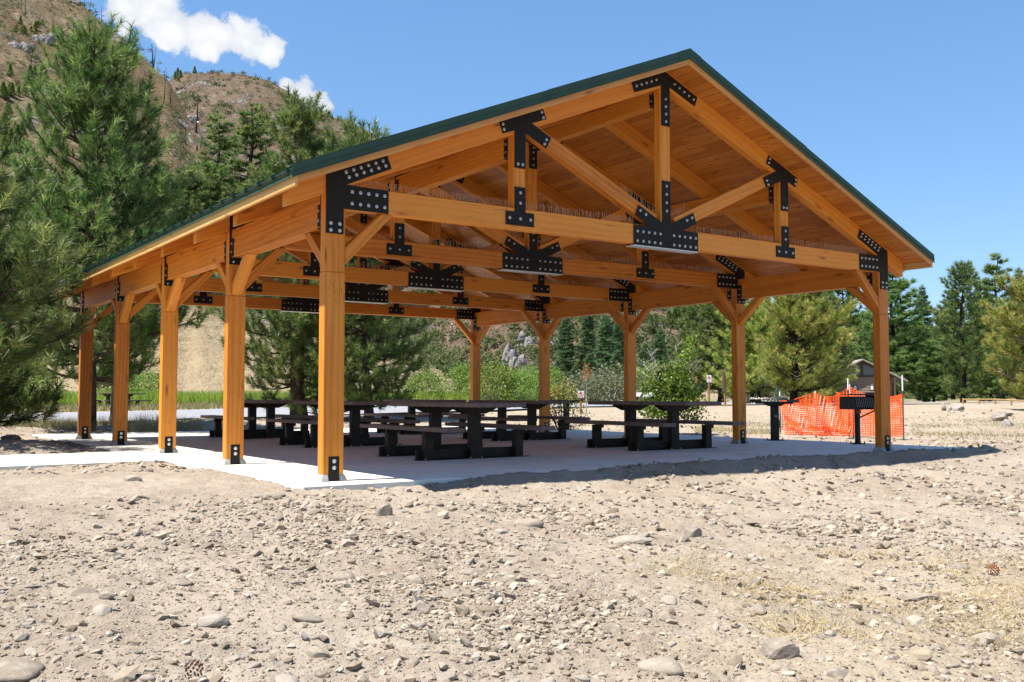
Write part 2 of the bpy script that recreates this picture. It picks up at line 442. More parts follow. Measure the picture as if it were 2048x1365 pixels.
M['reed'] = leaf_mat('green_reeds', (.17, .27, .03), (.31, .42, .05), (.55, .56, .15), .5, .5, .3)
M['straw'] = leaf_mat('dry_straw', (.38, .28, .13), (.55, .43, .22), (.66, .56, .34), .3, .7, .1)
M['drygrass'] = leaf_mat('dry_grass', (.20, .20, .09), (.36, .31, .15), (.52, .45, .26), .35, .7, .1)

def hill_mat(name, scrub, stops, tan=(.43, .335, .205), rock=.5, tanlim=(9., 16.)):
    m, nt, b = mat(name)
    geo = nt.nodes.new('ShaderNodeNewGeometry')
    mp = nt.nodes.new('ShaderNodeMapping'); L(nt, geo.outputs['Position'], mp.inputs[0]); v = mp.outputs[0]
    n1 = noise(nt, v, .022, 6, .62); n2 = noise(nt, v, .11, 6, .7); n3 = noise(nt, v, .55, 5, .7)
    f = math_(nt, 'ADD', math_(nt, 'MULTIPLY', n1, .4), math_(nt, 'ADD', math_(nt, 'MULTIPLY', n2, .4), math_(nt, 'MULTIPLY', n3, .28)))
    c = ramp(nt, f, stops)
    sp = ramp(nt, noise(nt, v, .8, 4, .75), [(.50, (0, 0, 0)), (.62, (1, 1, 1))])
    sp2 = ramp(nt, n1, [(.38, (.35, .35, .35)), (.58, (1, 1, 1))])
    c = mix(nt, math_(nt, 'MULTIPLY', sp, math_(nt, 'MULTIPLY', sp2, .65)), c, scrub)
    rp = ramp(nt, noise(nt, v, .06, 5, .7), [(.54, (0, 0, 0)), (.66, (.45, .45, .45))]); c = mix(nt, rp, c, (.22, .10, .06))
    dk = ramp(nt, noise(nt, v, 1.9, 3, .7), [(.50, (0, 0, 0)), (.62, (.8, .8, .8))]); c = mix(nt, dk, c, (.06, .06, .028))
    rk = ramp(nt, math_(nt, 'ADD', math_(nt, 'MULTIPLY', noise(nt, v, .035, 4, .6), .75), math_(nt, 'MULTIPLY', n3, .25)), [(.555, (0, 0, 0)), (.60, (1, 1, 1))])
    rc = ramp(nt, noise(nt, v, .9, 5, .75), [(.38, (.15, .14, .135)), (.52, (.34, .32, .30)), (.64, (.52, .49, .46))])
    c = mix(nt, math_(nt, 'MULTIPLY', rk, rock), c, rc)
    sx = nt.nodes.new('ShaderNodeSeparateXYZ'); L(nt, geo.outputs['Position'], sx.inputs[0])
    hz = math_(nt, 'ADD', sx.outputs[2], math_(nt, 'MULTIPLY', math_(nt, 'SUBTRACT', n1, .5), 22.0))
    mr = N(nt, 'ShaderNodeMapRange'); mr.inputs[1].default_value = tanlim[0]; mr.inputs[2].default_value = tanlim[1]; L(nt, hz, mr.inputs[0])
    tn = mix(nt, n2, tuple(x*.8 for x in tan), tuple(x*1.2 for x in tan))
    c = mix(nt, mr.outputs[0], tn, c)
    c = dim(nt, c, .62)
    L(nt, c, b.inputs['Base Color']); b.inputs['Roughness'].default_value = 1; b.inputs['Specular IOR Level'].default_value = .02
    bump(nt, b, math_(nt, 'ADD', n3, math_(nt, 'MULTIPLY', rk, .5)), .8, 1.2)
    return m
M['hill'] = hill_mat('near_hill', (.12, .135, .045), [(.38, (.15, .095, .058)), (.47, (.22, .145, .087)), (.55, (.29, .21, .13)), (.65, (.39, .31, .22))], rock=.85, tanlim=(6., 11.))
M['farhill'] = hill_mat('far_hill', (.085, .10, .045), [(.38, (.115, .078, .058)), (.47, (.175, .118, .088)), (.56, (.24, .172, .128)), (.66, (.34, .275, .215))], tan=(.40, .31, .21), rock=.8, tanlim=(2., 6.))

# ------------------------------------------------------------------ world, sun
SUN_EL, SUN_AZ_X = R_(64.5), R_(8.5)   # the sun stands to the pavilion's left and a little behind it
sdir = Vector((-math.cos(SUN_AZ_X)*math.cos(SUN_EL), math.sin(SUN_AZ_X)*math.cos(SUN_EL), math.sin(SUN_EL)))
sd = bpy.data.lights.new('sun', 'SUN'); sd.energy = 4.6; sd.angle = R_(.53); sd.color = (1, .955, .89)
so = bpy.data.objects.new('sun', sd); COL.objects.link(so); so.location = (-20, 5, 40)
so.rotation_euler = sdir.to_track_quat('Z', 'Y').to_euler()
w = bpy.data.worlds.new('World'); scene.world = w; w.use_nodes = True
nt = w.node_tree; bg = nt.nodes['Background']
sky = nt.nodes.new('ShaderNodeTexSky'); sky.sky_type = 'NISHITA'; sky.sun_disc = False
sky.sun_elevation = SUN_EL; sky.sun_rotation = math.atan2(sdir.x, sdir.y)
sky.air_density = 1.0; sky.dust_density = .15; sky.ozone_density = 1.0; sky.altitude = 1000
tc = nt.nodes.new('ShaderNodeTexCoord')
blobs = [(262,18,44),(300,28,50),(345,62,42),(395,70,38),(440,72,42),(492,84,44),(540,104,30),(320,-10,40),(420,95,26),(250,60,20),
         (602,186,30),(640,202,24),(578,176,20),(655,210,14)]
acc = None
for u, v, r in blobs:
    d = ray(u, v); d = d/np.linalg.norm(d)
    vm = nt.nodes.new('ShaderNodeVectorMath'); vm.operation = 'DISTANCE'
    L(nt, tc.outputs['Generated'], vm.inputs[0]); vm.inputs[1].default_value = tuple(d)
    e = math_(nt, 'SUBTRACT', 1.0, math_(nt, 'DIVIDE', vm.outputs['Value'], r*1.04/FPX))
    acc = e if acc is None else math_(nt, 'SMOOTH_MAX', acc, e, .25)
mp = nt.nodes.new('ShaderNodeMapping'); L(nt, tc.outputs['Generated'], mp.inputs[0])
cn = noise(nt, mp.outputs[0], 34, 9, .62, .4); cn2 = noise(nt, mp.outputs[0], 15, 5, .55)
dens = math_(nt, 'ADD', acc, math_(nt, 'MULTIPLY', math_(nt, 'SUBTRACT', cn, .5), 2.1))
cm = N(nt, 'ShaderNodeMapRange', _interpolation_type='SMOOTHSTEP'); cm.inputs[1].default_value = -.0; cm.inputs[2].default_value = .32; L(nt, dens, cm.inputs[0])
shade = ramp(nt, math_(nt, 'ADD', math_(nt, 'MULTIPLY', dens, .25), math_(nt, 'MULTIPLY', cn2, .8)), [(.34, (3.2, 3.6, 4.2)), (.54, (4.3, 4.5, 4.8)), (.74, (5.5, 5.55, 5.6))])
hs = N(nt, 'ShaderNodeHueSaturation', Saturation=1.22, Value=1.0); L(nt, sky.outputs[0], hs.inputs['Color'])
sk = mix(nt, 1.0, hs.outputs[0], (.196, .196, .196), 'MULTIPLY')
gm = N(nt, 'ShaderNodeGamma', Gamma=.6); L(nt, sk, gm.inputs['Color'])
sk = mix(nt, 1.0, gm.outputs[0], (.605/.196, .77/.196, .97/.196), 'MULTIPLY')
col = mix(nt, cm.outputs[0], sk, shade)
# thin wisps near the horizon
L(nt, col, bg.inputs[0]); bg.inputs[1].default_value = .08
scene.view_settings.view_transform = 'Standard'; scene.view_settings.look = 'None'
scene.view_settings.exposure = 1.3; scene.view_settings.gamma = 1.0

# ------------------------------------------------------------------ ground
def straw_f(x, y):
    # straw litter near the camera's right and the dry field beyond the slab
    rx = (x-CX)*_r[0]+(y-CY)*_r[1]; dep = (x-CX)*_f[0]+(y-CY)*_f[1]
    a = sstep(.2, 2.2, rx+.6*fbm(x*1.1, y*1.1, 3, 21)*3)*(1-sstep(6.6, 8.6, dep+fbm(x, y, 3, 2)*3))
    b = .75*sstep(19, 24, dep)*sstep(13.3, 15, x)*(1-sstep(60, 80, dep))
    return np.clip(np.maximum(a, b), 0, 1)

def green_f(x, y):
    dep = (x-CX)*_f[0]+(y-CY)*_f[1]; rx = (x-CX)*_r[0]+(y-CY)*_r[1]
    u = 1024+FPX*rx/np.maximum(dep, 1)
    lim = 47+14*sstep(200, 1000, u)
    g = sstep(lim, lim+5, dep+fbm(x*.15, y*.15, 3, 8)*8)*(1-sstep(1050, 1400, u))
    far = sstep(85, 120, dep)
    return np.clip(np.maximum(g*.9, far*.6), 0, 1)

na, nr = 800, 1250
th = np.linspace(-R_(58), R_(58), na)
rad = 1.6*np.exp(np.linspace(0, math.log(520/1.6), nr))
TH, RD = np.meshgrid(th, rad)
GX = CX+RD*np.sin(YAW+TH); GY = CY+RD*np.cos(YAW+TH)
GZ = ground(GX, GY)
V = np.stack([GX, GY, GZ], -1).reshape(-1, 3)
ii = np.arange(na*nr).reshape(nr, na)
F = np.stack([ii[:-1, :-1], ii[:-1, 1:], ii[1:, 1:], ii[1:, :-1]], -1).reshape(-1, 4)
go = nobj('ground', V, F[:, ::-1], M['ground'], smooth=True,
          attrs={'straw': straw_f(GX, GY).ravel(), 'green': green_f(GX, GY).ravel()})
tag(go, kind='structure')
# outer sheet reaching the horizon all round, below the near one
n = 72; a = np.linspace(0, 2*math.pi, n, endpoint=False)
rr = [0.01, 40, 300, 3000]
V = [(CX+r*math.sin(t), CY+r*math.cos(t), -2.2) for r in rr for t in a]
F = [(i*n+k, i*n+(k+1) % n, (i+1)*n+(k+1) % n, (i+1)*n+k) for i in range(3) for k in range(n)]
tag(nobj('terrain', V, F, M['ground']), kind='structure')

# ------------------------------------------------------------------ road
def road_strip(name, near, far, dz, m):
    P = []
    for (u, dn), (_, df) in zip(near, far):
        row = []
        for t in np.linspace(0, 1, 7):
            x, y = at(u, dn+(df-dn)*t); row.append((x, y, float(ground(np.array([x]), np.array([y]), False)[0])+dz))
        P.append(row)
    k = len(near); V = [p for r in P for p in r]
    F = [(i*7+j, i*7+j+1, (i+1)*7+j+1, (i+1)*7+j) for i in range(k-1) for j in range(6)]
    return tag(nobj(name, V, F, m, smooth=True), kind='structure')
us = np.linspace(-900, 1900, 90)
nearD = np.interp(us, [-900, 0, 320, 1000, 1180, 1600, 1900], [22, 31.5, 34.5, 47, 53, 60, 66])
farD = np.interp(us, [-900, 0, 320, 1000, 1180, 1600, 1900], [30, 40.5, 46, 60, 64, 66, 70])
road_strip('road', list(zip(us, nearD)), list(zip(us, farD)), .075, M['asphalt'])

# ------------------------------------------------------------------ slab and walk
mb = MB()
xs_ = [SX0, 2.55, 5.05, 7.6, 10.2, SX1]; ys_ = [SY0, 3.19, 6.31, 9.43, 12.55, SY1]
for i in range(5):
    for j in range(5):
        mb.box((xs_[i]+(.004 if i else 0), ys_[j]+(.004 if j else 0), -.16), (xs_[i+1]-(.004 if i < 4 else 0), ys_[j+1]-(.004 if j < 4 else 0), 0))
tag(mb.build('slab', M['concrete'], bevel=.009), kind='structure')
mb = MB()
x = SX0-.012
while x > WX0:
    mb.box((x-1.75, WY0, -.12), (x, WY1, .003)); x -= 1.762
tag(mb.build('path', M['concrete'], bevel=.008), kind='structure')

# ------------------------------------------------------------------ pavilion
W, D = 10.1027, 3.1202
PX, PY = .241, .1412
ZK, ZB, ZT = 2.26, 2.9625, 3.2259
SL = .414
def zd(x): return 3.372+SL*min(x, W-x)      # underside of the roof deck
pav = empty('picnic_pavilion', (W/2, 2*D, 0))
tag(pav, 'large open timber picnic pavilion with black steel gusset plates and green metal gable roof', 'pavilion')
PO = Vector((W/2, 2*D, 0))

def place(o, name=None):
    """parent to the pavilion, keeping the coordinates it was built in"""
    o.parent = pav; o.location = Vector(o.location)-PO
    return o

def prism_xz(name, pts, y0, y1, ang, m, bevel=.006):
    """polygon in the truss plane, its grain (local x) turned by ang"""
    p0 = pts[0]; c, s = math.cos(ang), math.sin(ang)
    loc = [((p[0]-p0[0])*c+(p[1]-p0[1])*s, -(p[0]-p0[0])*s+(p[1]-p0[1])*c) for p in pts]
    mb = MB(); mb.prism(loc, y0, y1)
    o = mb.build(name, m, bevel=bevel); o.location = (p0[0], 0, p0[1]); o.rotation_euler = (0, -ang, 0)
    return place(o)

def prism_yz(name, pts, x0, x1, ang, m, bevel=.006):
    """polygon in a plane along the eave, grain along the polygon's own axis"""
    p0 = pts[0]; c, s = math.cos(ang), math.sin(ang)
    loc = [((p[0]-p0[0])*c+(p[1]-p0[1])*s, -(p[0]-p0[0])*s+(p[1]-p0[1])*c) for p in pts]
    mb = MB(); mb.prism(loc, -x1, -x0)
    o = mb.build(name, m, bevel=bevel); o.location = (0, p0[0], p0[1]); o.rotation_euler = (0, -ang, math.pi/2)
    return place(o)

def shift(o, dy):
    """a copy of a finished part, dy further back"""
    c = o.copy(); COL.objects.link(c); c.location.y += dy
    for ch in o.children:
        d = ch.copy(); COL.objects.link(d); d.parent = c
    return c

# posts
def make_post(x0, y0):
    # grain upright: build lying down, then stand it up
    mb = MB()
    mb.box((0, -PX/2, -PY/2), (ZK, PX/2, PY/2))
    mb.box((ZK+.004, -PX/2+.004, -PY/2+.004), (3.30, PX/2-.004, PY/2-.004))
    mb.box((ZK-.01, -PX/2+.012, -PY/2+.012), (ZK+.02, PX/2-.012, PY/2-.012))
    o = mb.build('post', M['timber'], bevel=.006)
    o.rotation_euler = (math.pi/2, -math.pi/2, 0)  # local x -> up
    return o
post_m = Matrix(((0, 1, 0), (0, 0, 1), (1, 0, 0))).to_4x4()   # local x->z, y->x, z->y
base_post = None
for side in (0, 1):
    for k in range(5):
        xc = PX/2 if side == 0 else W-PX/2; yc = k*D+PY/2
        if base_post is None:
            o = make_post(0, 0); base_post = o
            o.rotation_euler = post_m.to_euler()
            # steel shoe plates on the two wide faces with domed bolts
            for sgn in (-1, 1):
                mb = MB()
                mb.box((0.0, -.026-.03, sgn*(PY/2+.001)-.005*(sgn < 0)), (.265, .068, sgn*(PY/2+.001)+.005*(sgn > 0)))
                pl = mb.build('base_plate', M['steel'], o, bevel=.002)
                for zz in (.145, .215):
                    mb = MB(); z0 = sgn*(PY/2+.006)
                    mb.tube([(zz, .006, z0), (zz, .006, z0+sgn*.007)], .023, 12)
                    mb.tube([(zz, .006, z0+sgn*.006), (zz, .006, z0+sgn*.016), (zz, .006, z0+sgn*.022)], [.016, .013, .005], 10)
                    b_ = mb.build('base_bolt', M['bolt'], o, smooth=False)
            h, b0, b1 = .075, .035, .006
            for (ya, yb) in ((-PX/2, -.062), (.074, PX/2)):
                mb = MB()
                ys = (ya-(b0 if ya < -.1 else .0), yb+(b0 if yb > .1 else .0)); yt = (ya-(b1 if ya < -.1 else 0), yb+(b1 if yb > .1 else 0))
                zs = PY/2+b0; zt_ = PY/2+b1
                Vv = [(-.002, ys[0], -zs), (-.002, ys[1], -zs), (-.002, ys[1], zs), (-.002, ys[0], zs), (h, yt[0], -zt_), (h, yt[1], -zt_), (h, yt[1], zt_), (h, yt[0], zt_)]
                Vm = [(h*.45, (p[1]*.7+q[1]*.3), (p[2]*.7+q[2]*.3)) for p, q in zip(Vv[:4], Vv[4:])]
                mb.add(Vv[:4]+Vm+Vv[4:], [(0, 3, 2, 1), (8, 9, 10, 11)]+[(i+4*l, (i+1) % 4+4*l, (i+1) % 4+4+4*l, i+4+4*l) for l in (0, 1) for i in range(4)])
                mb.build('grout_collar', M['grout'], o, bevel=.008)
        else:
            o = base_post.copy(); COL.objects.link(o)
            for ch in base_post.children:
                c = ch.copy(); COL.objects.link(c); c.parent = o
        o.parent = pav; o.location = Vector((xc, yc, 0))-PO
        if side == 1: pass

# one truss, then copies of it
T = []      # timber parts
Y0, Y1 = .004, PY-.004
T.append(prism_xz('bottom_chord', [(PX+.002, ZB), (W-PX-.002, ZB), (W-PX-.002, ZT), (PX+.002, ZT)], Y0, Y1, 0, M['timber']))
ang = math.atan(SL)
def slope_pts(xa, xb, ztop, depth):
    return [(xa, ztop(xa)-depth), (xb, ztop(xb)-depth), (xb, ztop(xb)), (xa, ztop(xa))]
top = lambda x: 3.372+SL*x
CD = .262
T.append(prism_xz('rafter', [(-.44, top(-.44)-CD), (PX*.98, top(PX*.98)-CD), (W/2-.003, top(W/2)-CD), (W/2-.003, top(W/2)-.002), (-.44, top(-.44)-.002)], Y0+.002, Y1-.002, ang, M['timber']))
T.append(prism_xz('rafter', [(W+.44, top(-.44)-CD), (W+.44, top(-.44)-.002), (W/2+.003, top(W/2)-.002), (W/2+.003, top(W/2)-CD)], Y0+.002, Y1-.002, -ang, M['timber']))
def upright(name, xc, w_, z0, z1):
    o = prism_xz(name, [(xc+w_/2, z0), (xc+w_/2, z1), (xc-w_/2, z1), (xc-w_/2, z0)], Y0+.004, Y1-.004, math.pi/2, M['timber'])
    return o
T.append(upright('king_post', W/2, .185, ZT+.002, top(W/2)-CD))
XM = 2.58
for xc in (XM, W-XM):
    T.append(upright('web_post', xc, .185, ZT+.002, top(XM)-CD-.005))
def diag(name, a, b, wd):
    d = Vector((b[0]-a[0], b[1]-a[1])).normalized(); n_ = Vector((-d.y, d.x))*wd/2
    pts = [(a[0]-n_.x, a[1]-n_.y), (b[0]-n_.x, b[1]-n_.y), (b[0]+n_.x, b[1]+n_.y), (a[0]+n_.x, a[1]+n_.y)]
    return prism_xz(name, pts, Y0+.006, Y1-.006, math.atan2(d.y, d.x), M['timber'])
T.append(diag('web_brace', (2.72, 4.27), (4.86, 3.30), .185))
T.append(diag('web_brace', (W-2.72, 4.27), (W-4.86, 3.30), .185))
# knee braces in the truss plane
def knee(xp, sgn):
    pts = [(xp, 2.35), (xp+sgn*.5735, 2.940), (xp+sgn*.5735, ZB-.002), (xp+sgn*.44, ZB-.002), (xp, 2.54)]
    return prism_xz('knee_brace', pts, Y0+.01, Y1-.01, math.atan2(.588, sgn*.5735), M['timber'])
T.append(knee(PX+.001, 1)); T.append(knee(W-PX-.001, -1))

# steel plates: outline and bolt positions in the truss plane
def mir(pts): return [(W-x, z) for x, z in pts]
ln = lambda x: 3.325+SL*x
corner = [(0.004, 2.68), (.212, 2.68), (.212, 2.963), (.76, 2.963), (.76, 3.226), (.238, 3.232), (.796, 3.482), (.738, ln(.738)), (.004, ln(.004))]
cb_ = [(.06, 2.79), (.165, 2.79), (.06, 2.715), (.165, 2.715)]
cb_ += [(.31+.1*i, z) for i in range(5) for z in (3.16, 3.03)]
cb_ += [(.235+.09*i, ln(.235+.09*i)-.052) for i in range(6)]+[(.27+.09*i, ln(.27+.09*i)-.118) for i in range(6)]
apex = [(4.43, ln(4.43)), (4.485, ln(4.43)-.136), (4.975, 5.21), (4.975, 4.648), (5.13, 4.648), (5.13, 5.21), (W-4.485, ln(4.43)-.136), (W-4.43, ln(4.43)), (W/2, ln(W/2))]
ab_ = [(4.51+.092*i, ln(4.51+.092*i)-.078) for i in range(5)]; ab_ += mir(ab_)+[(W/2, 4.71+.105*i) for i in range(4)]
mtop = [(2.27, ln(2.27)), (2.325, ln(2.27)-.14), (2.50, 4.190), (2.50, 3.727), (2.66, 3.727), (2.66, 4.185), (2.985, 4.035), (3.06, 4.180), (2.76, 4.320), (2.985, ln(2.93)-.13), (2.93, ln(2.93))]
mb_ = [(2.32, 4.24), (2.335, 4.175), (2.91, 4.485), (2.935, 4.42), (2.985, 4.145), (2.955, 4.085), (2.545, 3.775), (2.615, 3.775)]
mbase = [(2.366, 3.01), (2.79, 3.01), (2.79, 3.178), (2.66, 3.178), (2.66, 3.49), (2.50, 3.49), (2.50, 3.178), (2.366, 3.178)]
bb_ = [(2.58, 3.42), (2.58, 3.29), (2.42, 3.095), (2.58, 3.095), (2.735, 3.095)]
cen = [(4.447, 2.945), (5.655, 2.945), (5.655, 3.215), (5.365, 3.222), (5.627, 3.343), (5.566, 3.486), (5.13, 3.285), (5.13, 3.877), (4.975, 3.877), (4.975, 3.285), (4.54, 3.489), (4.479, 3.346), (4.737, 3.222), (4.447, 3.215)]
eb_ = [(4.51+.105*i, z) for i in range(5) for z in (3.13, 3.0)]+[(5.185+.105*i, z) for i in range(5) for z in (3.13, 3.0)]
eb_ += [(W/2, 3.46+.115*i) for i in range(4)]+[(4.565, 3.415), (4.665, 3.37), (W-4.565, 3.415), (W-4.665, 3.37)]
plates = [(corner, cb_), (mir(corner), mir(cb_)), (apex, ab_), (mtop, mb_), (mir(mtop), mir(mb_)), (mbase, bb_), (mir(mbase), mir(bb_)), (cen, eb_)]
def dome(mb, x, y, z, r=.019, ln_=.022, n=10):
    mb.tube([(x, y, z), (x, y-.004, z)], r, n)
    mb.tube([(x, y-.004, z), (x, y-ln_*.6, z), (x, y-ln_, z)], [r*.72, r*.62, r*.25], n)
bolt_me = None
PL = []
for pts, bolts in plates:
    mb = MB(); mb.prism(pts, -.010, .001)
    mb.prism(pts, PY-.001, PY+.010)
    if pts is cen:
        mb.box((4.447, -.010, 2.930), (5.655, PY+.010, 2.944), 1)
    o = place(mb.build('gusset_plate', [M['steel'], M['reflgrey']], bevel=.0015)); PL.append((o, bolts))
truss_parts = T+[p[0] for p in PL]
rest = MB()
for k in range(1, 5):
    for o in truss_parts: shift(o, k*D)
    for _, bolts in PL:
        for x, z in bolts: dome(rest, x, k*D-.010, z, .018, .032, 6)
for o, bolts in PL:                       # every bolt of the front truss is a piece of its own
    for x, z in bolts:
        if bolt_me is None:
            mb = MB(); dome(mb, 0, 0, 0, .0195, .024, 14)
            b_ = mb.build('bolt', M['bolt'], o); bolt_me = b_.data
        else:
            b_ = link(bpy.data.objects.new('bolt', bolt_me), o)
        b_.location = (x, -.010, z)
o = place(rest.build('bolts', M['bolt'])); o['kind'] = 'stuff'

# intermediate rafters at the middle of every bay
for k in range(4):
    yc = (k+.5)*D
    for pts, an in (([(-.44, top(-.44)-.255), (W/2-.003, top(W/2)-.255), (W/2-.003, top(W/2)-.002), (-.44, top(-.44)-.002)], ang),
                    ([(W+.44, top(-.44)-.255), (W+.44, top(-.44)-.002), (W/2+.003, top(W/2)-.002), (W/2+.003, top(W/2)-.255)], -ang)):
        prism_xz('rafter', pts, yc+.005, yc+PY-.005, an, M['timber'])
# eave beams, their knee braces, ridge and purlin beams
for k in range(4):
    ya, yb = k*D+PY+.008, (k+1)*D-.008
    for x0, x1 in ((.028, .208), (W-.208, W-.028)):
        prism_yz('eave_beam', [(ya, 2.765), (yb, 2.765), (yb, 3.145), (ya, 3.145)], x0, x1, 0, M['timber'])
        xa, xb = x0+.022, x1-.022
        prism_yz('knee_brace', [(ya-.008, 2.268), (ya+.56, 2.762), (ya+.40, 2.762), (ya-.008, 2.42)], xa, xb, math.atan2(.5, .57), M['timber'])
        prism_yz('knee_brace', [(yb+.008, 2.268), (yb+.008, 2.42), (yb-.40, 2.762), (yb-.56, 2.762)], xa, xb, math.atan2(.5, -.57), M['timber'])
        for ye, sg in ((ya, 1), (yb, -1)):
            mb = MB()
            mb.box((x0-.012, min(ye-sg*.006, ye+sg*.10), 2.78), (x0-.001, max(ye-sg*.006, ye+sg*.10), 3.02))
            mb.box((x1+.001, min(ye-sg*.006, ye+sg*.10), 2.78), (x1+.012, max(ye-sg*.006, ye+sg*.10), 3.02))
            mb.box((x0-.012, min(ye-sg*.006, ye+sg*.10), 2.752), (x1+.012, max(ye-sg*.006, ye+sg*.10), 2.764))
            for zz in (2.84, 2.95):
                for xs, s2 in ((x0-.012, -1), (x1+.012, 1)):
                    mb.tube([(xs, ye+sg*.055, zz), (xs+s2*.012, ye+sg*.055, zz)], .017, 8, 1)
            place(mb.build('beam_hanger', [M['steel'], M['bolt']]))
    for xc, zt_, dp in ((XM, top(XM)-.255, .30), (W-XM, top(XM)-.255, .30), (W/2, top(W/2)-.26, .24)):
        prism_yz('purlin', [(ya, zt_-dp), (yb, zt_-dp), (yb, zt_), (ya, zt_)], xc-.07, xc+.07, 0, M['timber'])
        for ye, sg in ((ya, 1), (yb, -1)):
            mb = MB()
            for xs in (xc-.081, xc+.071):
                mb.box((xs, min(ye-sg*.006, ye+sg*.085), zt_-dp+.01), (xs+.010, max(ye-sg*.006, ye+sg*.085), zt_-.06))
            mb.box((xc-.081, min(ye-sg*.006, ye+sg*.085), zt_-dp-.012), (xc+.081, max(ye-sg*.006, ye+sg*.085), zt_-dp-.001))
            for zz in (zt_-dp+.07, zt_-dp+.17):
                mb.tube([(xc-.081, ye+sg*.04, zz), (xc-.091, ye+sg*.04, zz)], .016, 8, 1)
            place(mb.build('beam_hanger', [M['steel'], M['bolt']]))

# bird spikes along the chords
def spike_strip(xa, xb, y, za, zb):
    vs = []; fs = []
    n = int(abs(xb-xa)/.046)
    for i in range(n):
        t = (i+random.random()*.6)/n; x = xa+(xb-xa)*t; z = za+(zb-za)*t
        for s_ in (-1, 1):
            dx = s_*random.uniform(.016, .03); dy = s_*random.uniform(.0, .03); h = random.uniform(.095, .112)
            o = len(vs); r = .0028
            yy = y+random.uniform(-.008, .008)
            for k in range(3):
                c, s = math.cos(2.09*k)*r, math.sin(2.09*k)*r
                vs.append((x+c, yy+s, z)); vs.append((x+dx+c, yy+dy+s, z+h))
            for k in range(3):
                j = (k+1) % 3; fs.append((o+2*k, o+2*j, o+2*j+1, o+2*k+1))
    return vs, fs
M['spike'] = simple('clear_brown_spikes', (.50, .36, .26), .3, .0, .1)
for k in range(5):
    for xa, xb in ((.40, XM-.10), (XM+.10, 4.55), (5.5, W-XM-.10), (W-XM+.10, W-.45)):
        place(nobj('bird_spikes', *spike_strip(xa, xb, k*D+PY/2, ZT, ZT), M['spike']))
    for sg in (0, 1):
        pa = (4.30, 3.66); pb = (4.90, 3.385)
        if sg: pa = (W-4.62, 3.51); pb = (W-4.92, 3.375)
        place(nobj('bird_spikes', *spike_strip(pa[0], pb[0], k*D+PY/2, pa[1], pb[1]), M['spike']))

